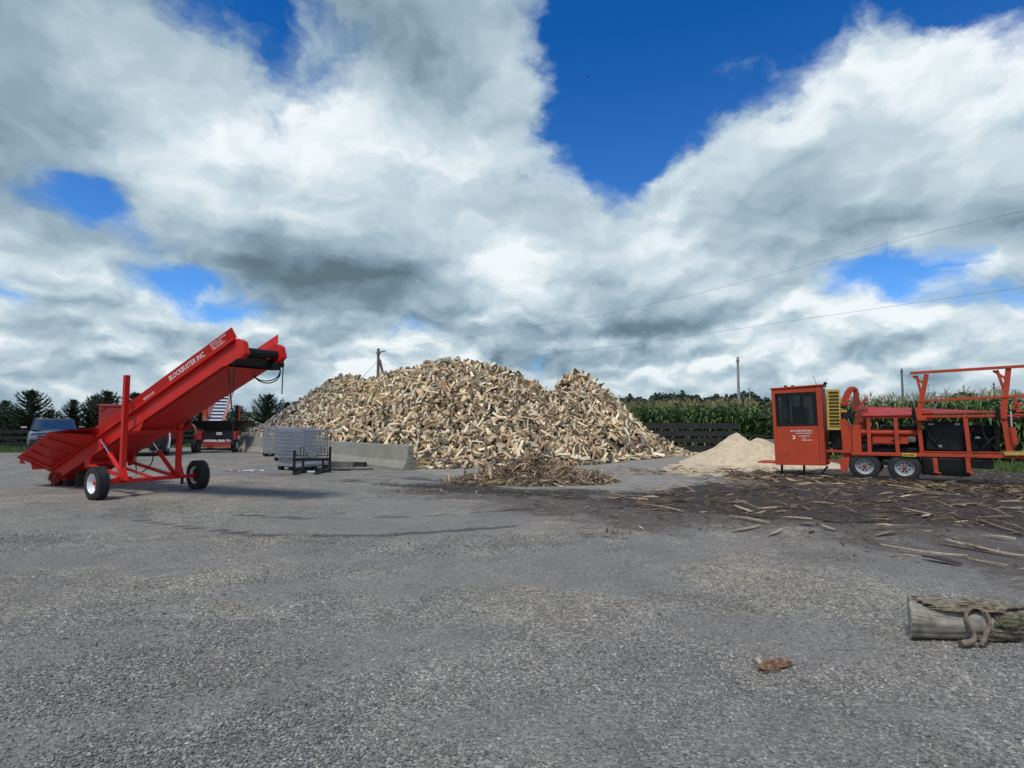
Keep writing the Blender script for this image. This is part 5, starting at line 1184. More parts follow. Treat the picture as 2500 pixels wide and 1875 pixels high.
for k in range(60):
    u_ = random.random(); a = random.uniform(.8, 1.9); rr = .150 + .018 * (1 - u_); q = Vector((.05 + .45 * u_, -math.cos(a) * rr, .112 + math.sin(a) * rr)); m_.bar(q, q + Vector((random.uniform(.05, .16), random.uniform(-.01, .01), random.uniform(-.012, .008))), .005, .003)
m_.build('bark_fibre', mat('pale_fibre', (.36, .29, .19), .9), r)
def vine(pts, rad):
    m_ = MB(); P_ = [Vector(q) for q in pts]; out = []; rr = []
    for i in range(len(P_) - 1):
        for k in range(7):
            u_ = k / 7; a = P_[max(i - 1, 0)]; b_ = P_[i]; c_ = P_[i + 1]; d_ = P_[min(i + 2, len(P_) - 1)]
            out.append(.5 * ((2 * b_) + (-a + c_) * u_ + (2 * a - 5 * b_ + 4 * c_ - d_) * u_ ** 2 + (-a + 3 * b_ - 3 * c_ + d_) * u_ ** 3)); rr.append((rad[i] * (1 - u_) + rad[i + 1] * u_) * random.uniform(.82, 1.16))
    m_.tube(out, rr, 10); m_.build('dry_root', VINE, r, smooth=True)
vine([(.56, -.02, .235), (.46, -.05, .245), (.36, -.08, .225), (.315, -.12, .18), (.33, -.14, .12), (.335, -.165, .07), (.29, -.19, .045), (.20, -.20, .03)], [.009, .011, .013, .015, .011, .013, .021, .026])
vine([(.36, .0, .245), (.44, -.06, .24), (.475, -.10, .205), (.465, -.135, .15), (.43, -.15, .10), (.39, -.175, .055), (.345, -.20, .018)], [.010, .012, .014, .012, .016, .019, .013])
vine([(.45, -.03, .245), (.55, -.07, .235), (.62, -.10, .20)], [.010, .014, .010])
p = gnd(1888, 1632)
r = empty('bark_chunk', (p[0], p[1], 0), math.radians(28), 'curled rust brown chunk of bark lying alone on the near gravel', 'bark chunk')
V = []; ns, nk = 16, 14
for i in range(ns + 1):
    u_ = i / ns
    for k in range(nk + 1):
        a = .15 + 2.6 * k / nk; rr = .050 * (.75 + .5 * math.sin(u_ * PI)) * (1 + .12 * math.sin(a * 5 + u_ * 9)) + random.uniform(-.004, .004)
        V.append((-.11 + .24 * u_ + .012 * math.sin(k * 1.3), math.cos(a) * rr * .9 + .02 * math.sin(u_ * 4), math.sin(a) * rr * .8 - .004 + .022 * (u_ > .6) * (u_ - .6)))
F = [(i * (nk + 1) + k, i * (nk + 1) + k + 1, (i + 1) * (nk + 1) + k + 1, (i + 1) * (nk + 1) + k) for i in range(ns) for k in range(nk)]
m_ = MB(); m_.add(V, F); o = m_.build('curled_bark', CHNK, r); s_ = o.modifiers.new('th', 'SOLIDIFY'); s_.thickness = .010
m_ = MB()
for k in range(70):
    a = random.uniform(0, 2 * PI); q = Vector((random.uniform(-.14, .13), random.uniform(-.05, .04), random.uniform(.002, .03))); m_.bar(q, q + Vector((math.cos(a), math.sin(a), random.uniform(-.1, .4))) * random.uniform(.015, .05), .004, .002)
m_.build('bark_fibre', CHNK, r)
p = gnd(1858, 1628)
m_ = MB(); m_.tube([(0, -.03, .012), (0, 0, .02), (.002, .045, .022), (.0, .075, .02)], [.013, .018, .017, .010], 7); o = m_.build('wood_chip', mat('chip_wood', (.52, .43, .31), .8), None, smooth=True); o.location = (p[0], p[1], 0)
tag(o, 'small pale wood chip just left of the curled bark chunk', 'wood chip')

# ------------------------------------------------------------------ fences
def fence(p, q, zt, rows, h_, m, label, gap=0, name='plank_fence', every=2.4):
    p = Vector((p[0], p[1], 0)); q = Vector((q[0], q[1], 0)); L_ = (q - p).length; r_ = empty(name, p, math.atan2(q.y - p.y, q.x - p.x), label, 'fence')
    for (z0_, z1_) in rows:
        k = MB(); x = 0
        while x < L_ - .05:
            e_ = min(x + every * 1.0, L_); k.box(x + .004, e_ - .004, -.02, .02, z0_ + random.uniform(-.01, .01), z1_ + random.uniform(-.01, .01)); x = e_
        k.build('plank', m, r_)
    x = 0.05
    while x <= L_ + .01:
        k = MB(); k.box(x - .06, x + .06, .025, .14, 0, zt + .03); k.build('fence_post', m, r_); x += every
    return r_
fa = at(1495, 1100, 29.5); fb = at(1806, 1100, 28.6)
fence(fa, fb, 1.50, [(.05, .33), (.46, .70), (.80, 1.08), (1.20, 1.50)], .3, DRKW, 'dark weathered plank fence in front of the corn, right of the heap')
fa = at(1806, 1100, 28.2); fb = at(1990, 1100, 24.5)
fence(fa, fb, .95, [(.10, .5), (.84, .92)], .3, DRKW, 'low dark rail fence running behind the sawdust mound')
p = at(1895, 1085, 24.3); k = MB(); k.box(-.8, .8, -.1, .1, 0, .80); o = k.build('concrete_slab', mat('grey_slab', (.2, .19, .175), .9, var=.2), None, bevel=.01); o.location = (p[0], p[1], 0); o.rotation_euler = (0, 0, -.1)
tag(o, 'grey concrete slab standing between sawdust mound and cab', 'concrete slab')
fa = (-33, 27.5); fb = (-19.8, 36.5)
fence(fa, fb, 1.1, [(.25, .42), (.58, .75), (.92, 1.10)], .2, DRKW, 'dark rail fence at the far left beneath the spruces')
fa = (-19.5, 41.5); fb = (-13.5, 44)
fence(fa, fb, 1.5, [(.15, .5), (.6, .95), (1.05, 1.45)], .2, DRKW, 'dark plank fence between the last spruce and the heap')

# ------------------------------------------------------------------ trees
def spruce(h, w, seed, open_=0.0):
    r_ = random.Random(seed); tr = MB(); tr.tube([(0, 0, 0), (.02, 0, h * .4), (0, .02, h * .98)], [h * .022, h * .014, .008], 7)
    cr = MB(); cols = []
    nb = int(64 + h * 9)
    V = []; F = []; C_ = []
    def spray(p, d, L_, wd, shade):
        d = d.normalized(); sd = d.cross(Vector((0, 0, 1))); sd = sd.normalized() if sd.length > .1 else Vector((1, 0, 0)); a = r_.uniform(-.7, .7); up = sd.cross(d); sd = sd * math.cos(a) + up * math.sin(a)
        o_ = len(V); q = p + d * L_
        V.extend([p - sd * wd * .35, p + sd * wd * .35, p + d * L_ * .5 + sd * wd * .5, q, p + d * L_ * .5 - sd * wd * .5]); F.append((o_, o_ + 1, o_ + 2, o_ + 3, o_ + 4)); C_.append(shade)
    for i in range(nb):
        u_ = (i + r_.random()) / nb; z = h * (.04 + .94 * u_ ** 1.0); Rm = w * .5 * (1 - u_) ** .72 * r_.uniform(.65, 1.12) + .05
        if u_ < .15: Rm *= .85 + u_
        a = i * 2.4 + r_.uniform(-.5, .5); lift = .12 + .75 * u_ + r_.uniform(-.1, .25)
        d = Vector((math.cos(a), math.sin(a), lift)).normalized(); base = Vector((0, 0, z)); n_ = max(4, int(Rm / .055)); pts = []
        sh = r_.uniform(.75, 1.35)
        for k in range(n_ + 1):
            s_ = k / n_; p = base + Vector((math.cos(a), math.sin(a), 0)) * Rm * s_ + Vector((0, 0, Rm * s_ * (lift * .5 + .5 * s_ * s_ * .8) - .10 * Rm * math.sin(s_ * 3)))
            pts.append(p)
            m__ = 5 if open_ else 6
            for _ in range(m__):
                aa = a + r_.uniform(-1.25, 1.25); spray(p + Vector((r_.uniform(-.04, .04), r_.uniform(-.04, .04), r_.uniform(-.05, .04))), Vector((math.cos(aa), math.sin(aa), lift * .5 + r_.uniform(-.25, .5))), r_.uniform(.12, .24) * (1.1 - .4 * s_), r_.uniform(.04, .075), sh * r_.uniform(.7, 1.35))
        spray(pts[-1], (pts[-1] - pts[-2]), .24, .05, sh); tr.tube([pts[0], pts[len(pts) // 2], pts[-1]], [.02, .012, .005], 4)
    for k in range(10): spray(Vector((0, 0, h * (.93 + .007 * k))), Vector((r_.uniform(-.5, .5), r_.uniform(-.5, .5), 1)), .18, .04, 1.0)
    me = bpy.data.meshes.new('crown'); me.from_pydata([tuple(v) for v in V], [], F); me.materials.append(LEAF)
    at2 = me.attributes.new('tint', 'FLOAT_COLOR', 'FACE'); at2.data.foreach_set('color', [v for c_ in C_ for v in (c_, c_ * r_.uniform(.95, 1.05), c_ * .95, 1)])
    root = empty('spruce_tree', (0, 0, 0)); c_ = bpy.data.objects.new('crown', me); COL.objects.link(c_); c_.parent = root; tr.build('trunk', TRNK, root)
    return root
protos = [spruce(3.7, 3.3, 1), spruce(3.5, 2.5, 2), spruce(3.5, 2.9, 3), spruce(3.6, 3.6, 5, 1)]
tl = [(-60, 960, 36, 0, 1.05, 'spruce at the extreme left edge behind the rail fence'), (14, 978, 36.5, 1, 1.0, 'small spruce second from the left edge'), (78, 953, 35, 0, 1.08, 'broad spreading spruce rising behind the dark pickup'),
      (180, 976, 37, 1, 1.0, 'narrow pointed spruce right of the pickup roof'), (232, 966, 38.5, 2, .95, 'dense spruce left of the dark red truck body'), (262, 955, 38, 2, 1.1, 'tallest dense spruce just behind the red truck body'), (330, 959, 38.5, 1, 1.1, 'spruce peeking out between conveyor mast and boom'),
      (400, 985, 39, 2, 1.0, 'spruce hidden under the conveyor boom, left one'), (455, 990, 39.5, 1, 1.0, 'spruce behind the rear conveyor belt'), (532, 990, 39.5, 2, 1.0, 'small spruce right of the rear conveyor belt'), (580, 990, 41, 2, .95, 'small spruce left of the pale barn'),
      (655, 963, 39.5, 3, 1.1, 'open branched spruce standing beside the heap'), (700, 982, 42.5, 3, 1.0, 'open branched spruce half hidden by the grey end of the heap'), (125, 1000, 41, 2, 1.0, 'low spruce filling the gap behind the pickup'), (50, 1000, 41, 1, 1.0, 'low spruce in the second row behind the pickup bonnet'), (490, 1005, 43, 0, .9, 'low wide spruce in the second row behind the black hopper'), (300, 995, 42, 0, .95, 'low wide spruce in the second row behind the red truck'), (365, 1000, 43, 2, .9, 'low spruce in the second row under the boom')]
used = set()
for (px, py, D_, k, s_, lb) in tl:
    p = at(px, py, D_); o = protos[k] if k not in used else copy_tree(protos[k]); used.add(k)
    hh_ = {0: 3.7, 1: 3.5, 2: 3.5, 3: 3.6}[k]; zz_ = p[2] / hh_ * .99
    o.location = (p[0], p[1], 0); o.rotation_euler = (0, 0, random.uniform(0, 6)); o.scale = (zz_ * s_ * (1.3 if p[2] < 3 else 1.14), zz_ * s_ * (1.3 if p[2] < 3 else 1.14), zz_); tag(o, lb, 'spruce', 'spruces along the left side of the yard')

# ------------------------------------------------------------------ corn field
def corn_template(seed):
    r_ = random.Random(seed); V = []; F = []; C_ = []; H = r_.uniform(2.25, 2.5)
    def quadstrip(pl, wl_, col, side):
        o_ = len(V)
        for p, w in zip(pl, wl_): V.append(tuple(p - side * w)); V.append(tuple(p + side * w))
        for i in range(len(pl) - 1): F.append((o_ + 2 * i, o_ + 2 * i + 1, o_ + 2 * i + 3, o_ + 2 * i + 2)); C_.append(col)
    for sd in (Vector((1, 0, 0)), Vector((0, 1, 0))): quadstrip([Vector((0, 0, 0)), Vector((0, 0, H * .5)), Vector((0, 0, H))], [.016, .013, .006], (.09, .13, .035), sd)
    for i in range(13):
        z = .25 + (H - .45) * i / 12; a = (i % 2) * PI + r_.uniform(-.6, .6) + seed; d = Vector((math.cos(a), math.sin(a), 0)); L_ = r_.uniform(.55, .85) * (1 if i < 10 else .75); up = r_.uniform(.35, .6) + .015 * i
        sd = d.cross(Vector((0, 0, 1))); pl = [Vector((0, 0, z)) + d * L_ * s_ + Vector((0, 0, L_ * (up * s_ * 1.6 - 1.25 * s_ * s_ * r_.uniform(.75, 1.1)))) for s_ in (0, .2, .42, .65, .85, 1.0)]
        g_ = r_.uniform(.7, 1.3); dry = i < 2
        quadstrip(pl, [.02, .042, .045, .036, .02, .003], (.16, .14, .06) if dry else (.075 * g_, .135 * g_, .030 * g_), (sd + Vector((0, 0, r_.uniform(-.5, .5)))).normalized())
    for i in range(7):
        a = r_.uniform(0, 6.28); d = Vector((math.cos(a) * .35, math.sin(a) * .35, 1)).normalized(); sd = d.cross(Vector((.3, .5, 0))).normalized()
        quadstrip([Vector((0, 0, H - .03)), Vector((0, 0, H)) + d * .14, Vector((0, 0, H)) + d * .28 + Vector((math.cos(a), math.sin(a), 0)) * .05], [.006, .006, .003], (.28, .235, .10), sd)
    return np.array(V), F, np.array(C_)
CT = [corn_template(i) for i in range(7)]
e0 = np.array([4.6, 33.2]); e1 = np.array([13.4, 29.8]); e2 = np.array([17.8, 21.4]); e3 = np.array([24.0, 14.0])
pts = []
def rows(a, b_, nrow, sp_):
    d = (b_ - a); L_ = np.linalg.norm(d); d /= L_; nn_ = np.array([-d[1], d[0]]); nn_ = nn_ if nn_[1] > 0 else -nn_
    for rI in range(nrow):
        for s_ in np.arange(0, L_, sp_ * (1 if rI < 4 else 1.5)):
            q = a + d * (s_ + random.uniform(-.05, .05)) + nn_ * (rI * .55 + random.uniform(-.06, .06)); pts.append((q[0], q[1], 0, random.uniform(.97, 1.09)))
rows(np.array([-6, 34.5]), e0, 3, .25); rows(e0, e1, 9, .15); rows(e1, e2, 9, .15); rows(e2, e3, 8, .16)
pts = np.array(pts); ti_ = rng.integers(0, 7, len(pts)); parts = []
for k, (V_, F_, C_) in enumerate(CT):
    m_ = ti_ == k; n_ = m_.sum(); parts.append((V_, F_, [0] * len(F_), C_, pts[m_][:, :3], zrot(rng.uniform(0, 6.28, n_)), pts[m_][:, 3], np.ones((n_, 3)) * rng.uniform(.8, 1.25, (n_, 1))))
# sparse far plants across the field
n_ = 1500; X = rng.uniform(-10, 120, n_); Y = rng.uniform(30, 120, n_); k_ = (Y > 36 - X * .9) & (Y > 34) ; X, Y = X[k_], Y[k_]
for k in range(3):
    V_, F_, C_ = CT[k]; sel = np.arange(len(X)) % 3 == k; m_ = sel.sum(); parts.append((V_, F_, [0] * len(F_), C_, np.stack([X[sel], Y[sel], np.zeros(m_)], 1), zrot(rng.uniform(0, 6.28, m_)), rng.uniform(.98, 1.06, m_), np.ones((m_, 3))))
o = merge('corn_field', parts, [CORN]); tag(o, 'tall green corn with pale tassels standing behind the fence and machine', 'corn', kind='stuff')
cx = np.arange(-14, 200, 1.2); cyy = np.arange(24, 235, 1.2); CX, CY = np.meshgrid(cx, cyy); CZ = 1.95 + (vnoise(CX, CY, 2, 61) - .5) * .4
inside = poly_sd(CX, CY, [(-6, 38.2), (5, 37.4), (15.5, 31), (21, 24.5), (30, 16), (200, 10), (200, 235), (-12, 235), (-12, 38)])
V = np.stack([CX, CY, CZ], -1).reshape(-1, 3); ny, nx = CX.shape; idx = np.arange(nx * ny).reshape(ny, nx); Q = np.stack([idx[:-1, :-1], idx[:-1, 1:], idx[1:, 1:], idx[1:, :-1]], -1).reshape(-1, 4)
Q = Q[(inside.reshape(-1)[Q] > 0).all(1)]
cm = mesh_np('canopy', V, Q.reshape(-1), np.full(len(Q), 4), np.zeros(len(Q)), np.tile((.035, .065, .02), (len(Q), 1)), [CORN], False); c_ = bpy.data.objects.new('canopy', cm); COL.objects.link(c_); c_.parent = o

# grass tufts
V_ = np.array([(-.012, 0, 0), (.012, 0, 0), (.008, .02, .10), (-.004, .06, .19), (0.03, 0, 0), (.05, .01, 0), (.06, -.02, .1), (.07, -.05, .17)]); F_ = [(0, 1, 2, 3), (4, 5, 6, 7)]
n_ = 34000; X = np.concatenate([rng.uniform(12.5, 26, n_ // 2), rng.uniform(-34, -14, n_ // 2)]); Y = np.concatenate([rng.uniform(14, 24, n_ // 2), rng.uniform(26, 48, n_ // 2)])
gsd = np.maximum(poly_sd(X, Y, [(-900, 14), (-60, 21), (-24, 28.6), (-17.2, 37.0), (-14, 44), (-8, 60), (0, 80), (0, 1500), (-900, 1500)]), poly_sd(X, Y, [(7, 32), (13, 24), (13.9, 20.2), (15.6, 17.3), (30, 12), (900, 0), (900, 1500), (0, 1500), (0, 80)]))
k_ = gsd > -.1; X, Y = X[k_], Y[k_]; n_ = len(X)
o = merge('grass', [(V_, F_, [0, 0], np.ones((2, 3)), np.stack([X, Y, np.zeros(n_)], 1), zrot(rng.uniform(0, 6.28, n_)), rng.uniform(.5, 1.1, n_), np.array([.085, .14, .035]) * rng.uniform(.5, 1.5, (n_, 1)))], [GRASS]); tag(o, 'short green grass at the edges of the yard', 'grass', kind='stuff')

# ------------------------------------------------------------------ far woods
parts = []; LV = np.array([(-.5, 0, -.4), (.5, .1, -.45), (.55, 0, .4), (-.4, -.1, .5)]); PX = []; 
for px in np.arange(1480, 2010, 9):
    ph_ = px * .012; top = 968 + 5 * math.sin(ph_ * 3.1) + 4 * math.sin(ph_ * 7.7) + random.uniform(-4, 4) + (14 if px < 1530 else 0) + (8 if px > 1850 else 0)
    D_ = random.uniform(250, 280); p = at(px, top, D_); PX.append((p[0], p[1], p[2], random.uniform(5, 9)))
for px in (2330, 2352, 2372): p = at(px, 960 + abs(px - 2352) * .3, 150); PX.append((p[0], p[1], p[2], 3.5))
for px in np.arange(545, 600, 12): p = at(px, 1003, 230); PX.append((p[0], p[1], p[2], 7))
for (x, y, z, w) in PX:
    n_ = 520; d = rng.normal(size=(n_, 3)); d /= np.linalg.norm(d, axis=1, keepdims=True); lob = 1 + .22 * np.sin(d[:, 0] * 7 + x) * np.cos(d[:, 2] * 6 + y)
    rr = rng.uniform(.72, 1.03, n_) * lob; cz = z * .56; pos = np.stack([x + d[:, 0] * w * rr * .75, y + d[:, 1] * w * rr * .6, cz + d[:, 2] * z * .44 * rr], 1)
    parts.append((LV, [(0, 1, 2, 3)], [0], np.ones((1, 3)), pos, rotmats(rng.normal(size=(n_, 3)), rng.uniform(0, 6, n_)), rng.uniform(.6, 1.7, n_), np.array([.045, .066, .045]) * rng.uniform(.6, 1.35, (n_, 1))))
o = merge('far_woods', parts, [WOODS]); tag(o, 'distant dark line of broadleaf trees beyond the corn', 'woods', kind='stuff')

# ------------------------------------------------------------------ poles, wires, barn
def pole(px, py, D_, rad, m, label, arm=False):
    p = at(px, py, D_); r_ = empty('utility_pole', (p[0], p[1], 0), 0, label, 'utility pole')
    k = MB(); k.tube([(0, 0, 0), (0, 0, p[2])], [rad * 1.25, rad * .8], 10); k.build('pole', m, r_, smooth=True)
    k = MB(); k.box(-rad, rad, -rad * 1.2, rad * 1.2, p[2] - .5, p[2] - .35); k.build('insulator_bracket', m, r_)
    return r_, p
r_, pp = pole(924, 851, 50, .15, POLE, 'dark wooden utility pole rising behind the heap with a leaning brace pole')
k = MB(); k.tube([(1.8, .3, 0), (.12, 0, pp[2] - 1.0)], [.16, .12], 10); k.build('brace_pole', POLE, r_, smooth=True)
k = MB(); k.bar((.1, 0, pp[2] - .35), (.62, 0, pp[2] - .22), .08, .08); k.build('wire_bracket', BLK, r_)
k = MB(); k.tube([(-.1, 0, pp[2] - 1.2), (-6.5, 0, 0)], .018, 4); k.build('guy_wire', WIRE, r_)
pole(1801, 872, 62, .16, PPOLE, 'tall pale utility pole standing above the corn'); pole(1830, 948, 150, .17, PPOLE, 'small distant utility pole just right of the tall pale one')
pole(1513, 965, 170, .16, POLE, 'thin distant utility pole beside the right slope of the heap'); pole(2201, 900, 85, .15, POLE, 'utility pole behind the saw guard of the processor'); pole(2426, 934, 130, .17, POLE, 'dark distant utility pole between the gantry posts'); pole(2353, 940, 190, .15, POLE, 'faint distant utility pole left of the right gantry post')
def wire(pts, label):
    W_ = []
    for i in range(len(pts) - 1):
        a, b_ = at(*pts[i]), at(*pts[i + 1])
        for s_ in range(8): W_.append(tuple(a + (b_ - a) * s_ / 8))
    W_.append(tuple(at(*pts[-1]))); k = MB(); k.tube(W_, .0055, 5); o = k.build('power_line', WIRE); tag(o, label, 'power line')
def dz_(px): return 1 / (1 / 50 + (px - 924) / (2700 - 924) * (1 / 17.0 - 1 / 50))
wire([(x, y, dz_(x)) for x, y in ((940, 856), (1100, 830), (1300, 798), (1500, 763), (1700, 718), (1900, 667), (2100, 612), (2300, 560), (2500, 515), (2700, 468))], 'upper power line crossing the sky to the top right')
wire([(x, y, dz_(x)) for x, y in ((930, 890), (1100, 884), (1300, 869), (1500, 846), (1700, 818), (1900, 788), (2100, 759), (2300, 730), (2500, 702), (2700, 672))], 'lower power line passing above the orange processor')
q = at(2700, 468, 17.0)
k = MB(); k.tube([(q[0], q[1], 0), (q[0], q[1], q[2] + .6)], [.17, .12], 10); o = k.build('utility_pole', POLE, smooth=True); tag(o, 'wooden utility pole just outside the right edge carrying both power lines', 'utility pole')
p = at(608, 1000, 92); r_ = empty('barn', (p[0] - 3.5, 92, 0), .05, 'pale barn with a low grey metal roof seen between spruces', 'barn')
zt = at(600, 998, 92)[2]; ze = at(600, 1007, 92)[2]
k = MB(); k.box(-1, 16, 0, 12, 0, ze); k.build('wall', WALLM, r_); k = MB(); k.slab([(-1.3, -.4, ze), (16.3, -.4, ze), (16.3, 6, zt), (-1.3, 6, zt)], .15); k.slab([(-1.3, 6, zt), (16.3, 6, zt), (16.3, 12.4, ze), (-1.3, 12.4, ze)], .15); k.build('roof', ROOFM, r_)
q = at(1434, 187, 70); k = MB(); k.add([(0, 0, 0), (.25, .1, .12), (.55, .05, .02), (.22, -.02, .05), (-.25, .1, .12), (-.55, .05, .02), (-.22, -.02, .05), (0, .25, .0), (0, -.25, -.02)], [(0, 7, 1, 3), (1, 2, 3), (0, 6, 4, 7), (4, 6, 5), (0, 3, 8), (0, 8, 6)])
o = k.build('bird', BLK); o.location = q; o.scale = (.7,) * 3; tag(o, 'tiny dark bird flying in the patch of blue sky', 'bird')

# ------------------------------------------------------------------ pickup
p = at(131, 1100, 26.4); yaw = math.atan2(0 - p[1], 0 - p[0])   # faces the camera
r = empty('pickup_truck', (p[0], p[1], 0), yaw + PI / 2 + math.radians(2), 'dark blue pickup facing the camera behind the conveyor hopper', 'pickup')
# local: -y is forward (front), x across; front bumper at y=-.3
def loft(name, secs, m, par, smooth=True):
    k = MB(); n_ = len(secs[0]); 
    for s_ in secs: k.v += [tuple(v) for v in s_]
    for i in range(len(secs) - 1):
        for j in range(n_ - 1): k.f.append((i * n_ + j, i * n_ + j + 1, (i + 1) * n_ + j + 1, (i + 1) * n_ + j)); k.mi.append(0)
    k.f += [tuple(range(n_))[::-1], tuple((len(secs) - 1) * n_ + j for j in range(n_))]; k.mi += [0, 0]
    return k.build(name, m, par, smooth=smooth)
HW = .98
def ring(y, hw, z0_, z1_, crown=.03):
    return [(-hw, y, z0_), (-hw, y, z0_ + (z1_ - z0_) * .55), (-hw * .97, y, z1_ - .10), (-hw * .86, y, z1_ - .015), (-hw * .4, y, z1_ + crown), (0, y, z1_ + crown * 1.2), (hw * .4, y, z1_ + crown), (hw * .86, y, z1_ - .015), (hw * .97, y, z1_ - .10), (hw, y, z0_ + (z1_ - z0_) * .55), (hw, y, z0_)]
bo_ = loft('body', [ring(-.28, HW * .90, .42, .93), ring(-.20, HW * .97, .40, 1.04), ring(.1, HW, .38, 1.10), ring(1.15, HW, .38, 1.17), ring(1.5, HW, .38, 1.15), ring(4.9, HW, .38, 1.12), ring(5.0, HW * .97, .42, 1.08)], CARP, r)
cab_s = [(-.90, 1.10, 1.12), (-.76, 1.72, 1.66), (-.68, 1.85, 1.72), (-.68, 3.3, 1.72), (-.76, 3.55, 1.62), (-.88, 3.75, 1.12)]
k = MB()
for hw, y, z in cab_s: k.v += [(hw, y, z), (-hw, y, z)]
for i in range(5): k.f.append((2 * i, 2 * i + 1, 2 * i + 3, 2 * i + 2)); k.mi.append(0)
for s_ in (0, 1): k.f.append(tuple(2 * i + s_ for i in range(6))[:: (1 if s_ else -1)]); k.mi.append(0)
ca = k.build('cabin', CARP, r, bevel=.04)
k = MB(); k.slab([(-.82, 1.125, 1.19), (.82, 1.125, 1.19), (.69, 1.67, 1.645), (-.69, 1.67, 1.645)], .012); k.build('windscreen', CGL, r, bevel=.004)
for sx_ in (-1, 1):
    k = MB(); k.slab([(sx_ * .875, 1.45, 1.17), (sx_ * .90, 3.5, 1.17), (sx_ * .755, 3.4, 1.60), (sx_ * .745, 1.85, 1.62)], .012 * (1 if sx_ > 0 else -1)); k.build('side_window', CGL, r)
    k = MB(); k.box(*sorted((sx_ * .98, sx_ * 1.20)), 1.32, 1.42, 1.15, 1.33); mi_ = k.build('mirror', BLK, r, bevel=.03)
    k = MB(); k.box(*sorted((sx_ * .99, sx_ * 1.215)), 1.30, 1.335, 1.27, 1.345); k.build('mirror_cap', CHR, mi_, bevel=.01)
    k = MB(); k.box(*sorted((sx_ * .62, sx_ * .90)), -.315, -.15, .80, .93); k.build('headlight', mat('headlight_glass', (.5, .53, .55), .08, spec=1), r, bevel=.02)
    k = MB(); k.box(*sorted((sx_ * .55, sx_ * .90)), -.36, -.28, .44, .52); k.build('fog_trim', CHR, r, bevel=.01)
    wheel(r, (sx_ * .86, .55, .37), (sx_, 0, 0), .37, .24, .24, STL, hub=STL); wheel(r, (sx_ * .86, 4.0, .37), (sx_, 0, 0), .37, .24, .24, STL, hub=STL)
k = MB(); k.box(-.62, .62, -.33, -.27, .58, .90); gr_ = k.build('grille', BLK, r)
k = MB(); k.box(-.62, .62, -.36, -.33, .80, .84); k.box(-.58, .58, -.355, -.33, .68, .705); k.box(-.9, .9, -.34, -.30, .93, .95); k.build('chrome_bar', CHR, gr_, bevel=.008)
k = MB(); k.box(-.92, .92, -.38, -.22, .36, .56); k.build('bumper', BLK, r, bevel=.04)
k = MB(); k.bar((-.68, 1.80, 1.715), (.68, 1.80, 1.715), .03, .02); k.build('roof_trim', CHR, r)

# ------------------------------------------------------------------ dark red truck body behind the conveyor
p = at(318, 1110, 25.0)
r = empty('dump_trailer', (p[0], p[1], 0), math.radians(18), 'dark red dump trailer with black rails half hidden behind the conveyor', 'dump trailer')
k = MB(); k.box(-1.28, 1.28, 0, 3.6, .70, 2.36); k.build('box', RED2, r, bevel=.03)
k = MB(); k.box(-1.20, 1.20, -.015, -.003, 2.22, 2.25); k.bar((-1.2, -.01, 2.0), (-1.0, -.01, 2.22), .02, .02); k.build('panel_seam', BLK, r)
k = MB()
for z in (2.46, 2.66): k.bar((-1.2, .1, z), (1.2, .1, z), .05, .035)
for x_ in (-1.2, -.4, .4, 1.2): k.bar((x_, .1, 2.34), (x_, .1, 2.66), .04, .04)
k.build('headboard_rail', BLK, r)
k = MB(); k.box(-1.1, 1.1, .1, 3.5, .42, .68); k.box(-1.2, 1.2, -.1, .06, .40, .56); k.build('chassis', BLK, r)
for x_ in (-1.1, 1.1):
    wheel(r, (x_, .9, .46), (1 if x_ > 0 else -1, 0, 0), .46, .28, .26, STL, hub=STL)
k = MB(); k.box(.75, 1.35, -.04, -.01, .25, 1.0); k.build('mudflap', BLK, r)
k = MB(); k.tube([(1.5, .1, 1.1), (1.52, .08, .7), (1.48, .1, .35)], .035, 7); k.build('hose_bundle', LITT, r)
k = MB(); k.tube([(.2, -.12, .78), (.55, -.14, .72), (.9, -.12, .95)], .03, 6); k.build('tie_strap', LITT, r)

# ------------------------------------------------------------------ rear conveyor with black hopper
p = gnd(524, 1106)
r = empty('hopper_conveyor', (p[0], p[1], 0), math.radians(8), 'smaller red conveyor with wide black hopper and ribbed white belt in the background', 'conveyor')
k = MB(); k.add([(-1.25, 0, 1.60), (1.55, 0, 1.62), (.78, .25, 1.12), (-.62, .25, 1.10), (-1.2, 1.6, 1.62), (1.5, 1.6, 1.62), (.78, 1.2, 1.12), (-.62, 1.2, 1.1)], [(0, 1, 2, 3), (3, 2, 1, 0), (1, 5, 6, 2), (2, 6, 5, 1), (4, 0, 3, 7), (7, 3, 0, 4), (5, 4, 7, 6), (6, 7, 4, 5)])
k.bar((-1.25, 0, 1.6), (1.55, 0, 1.62), .04, .03); k.box(-.62, .78, .22, .28, .72, 1.11); k.build('hopper', BLK, r)
k = MB(); k.box(-.02, .24, .205, .218, .90, 1.03); pl_ = k.build('plate', LET, r); text_mesh('SLOW', .085, 'lettering', BLK, pl_, (.005, .203, .935), (1, 0, 0), (0, 0, 1), xs=.9, bold=.002)
for x_ in (-.78, .86):
    k = MB(); k.box(x_ - .10, x_ + .10, .1, .3, .66, 1.08); k.build('corner_post', RED2, r, bevel=.01)
    k = MB(); k.box(x_ - .05, x_ + .05, .12, .2, .05, .66); k.box(x_ - .09, x_ + .09, .08, .24, .0, .04); k.build('jack_leg', BLK, r, bevel=.01)
k = MB(); k.slab([(-.55, .1, .66), (.02, .1, .66), (.06, .12, .56), (-.62, .12, .56)], .02); k.slab([(.08, .1, .66), (.40, .1, .66), (.44, .12, .56), (.10, .12, .56)], .02); k.slab([(.46, .1, .66), (.66, .1, .66), (.72, .12, .58), (.5, .12, .58)], .02); k.build('light_panel', LITT, r)
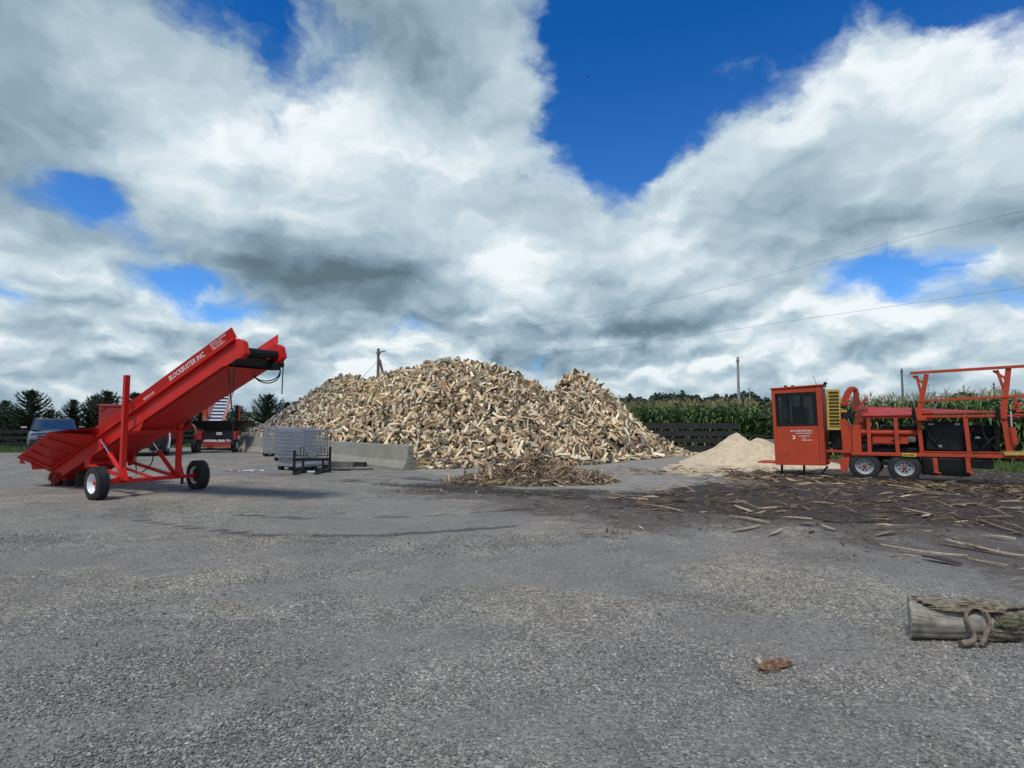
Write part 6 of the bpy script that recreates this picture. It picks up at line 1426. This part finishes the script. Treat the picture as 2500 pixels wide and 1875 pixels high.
k = MB(); k.box(-.62, .70, .12, .9, .36, .54); k.bar((-.6, .05, .30), (.75, .05, .30), .06, .06); k.build('chassis', RED2, r)
k = MB(); k.box(-.75, .80, .1, .25, .14, .24); k.bar((.70, .1, .52), (.95, .1, .36), .05, .04); k.build('axle_beam', BLK, r)
wheel(r, (-1.05, .4, .34), (-1, 0, 0), .34, .22, .19, WHT, hub=RED2); wheel(r, (.62, 1.0, .34), (1, 0, 0), .34, .22, .19, WHT, hub=RED2)
wheel(r, (-2.0, 4.8, .34), (-1, 0, 0), .34, .22, .19, WHT, hub=RED2)
k = MB(); k.bar((-1.9, 4.8, .40), (-.6, 2.0, .55), .08, .08); k.bar((-1.4, 1.2, 1.1), (-1.1, .5, .5), .06, .1); k.build('drawbar', RED2, r)
# belt rising away
bA, bB = Vector((-.55, 1.3, 1.45)), Vector((-1.35, 5.0, 3.35)); dr = (bB - bA).normalized(); sdv = dr.cross(Vector((0, 0, 1))).normalized(); nv = sdv.cross(dr)
k = MB(); k.slab([bA - sdv * .30, bA + sdv * .30, bB + sdv * .30, bB - sdv * .30], .03); k.build('belt', mat('pale_belt', (.50, .53, .60), .5), r)
k = MB(); L_ = (bB - bA).length
for i in range(int(L_ / .42)): c_ = bA + dr * (.15 + i * .42) + nv * .05; k.bar(c_ - sdv * .29, c_ + sdv * .29, .09, .06, up=nv)
k.build('cleat', BLK, r)
for s_, m__ in ((-1, RED2), (1, RED2)):
    k = MB(); k.slab([bA + sdv * s_ * .31, bB + sdv * s_ * .31, bB + sdv * s_ * .52 + nv * .26, bA + sdv * s_ * .52 + nv * .26], .01 * s_); k.build('sideboard', mat('faded_red_paint', (.42, .17, .14), .6, var=.15) if 'faded_red_paint' not in MATS else MATS['faded_red_paint'], r)
k = MB(); k.box(-1.22, -1.02, 1.5, 1.7, .5, 2.35); k.build('mast', ORG, r); k = MB(); k.box(.20, .28, 2.6, 2.7, .5, 2.42); k.build('mast', RED2, r)
k = MB(); k.slab([(-1.35, .5, 1.50), (-.95, .45, 1.18), (-1.05, .45, 1.02)], .03); k.slab([(-.95, .4, 1.2), (-.55, .35, .98), (-.62, .35, .86), (-1.1, .4, .95)], .03); k.build('chute_plate', MATS['faded_red_paint'], r)
k = MB(); k.box(-1.15, -.8, .4, 1.4, .5, 1.0); k.build('engine_cover', RED2, r, bevel=.02)
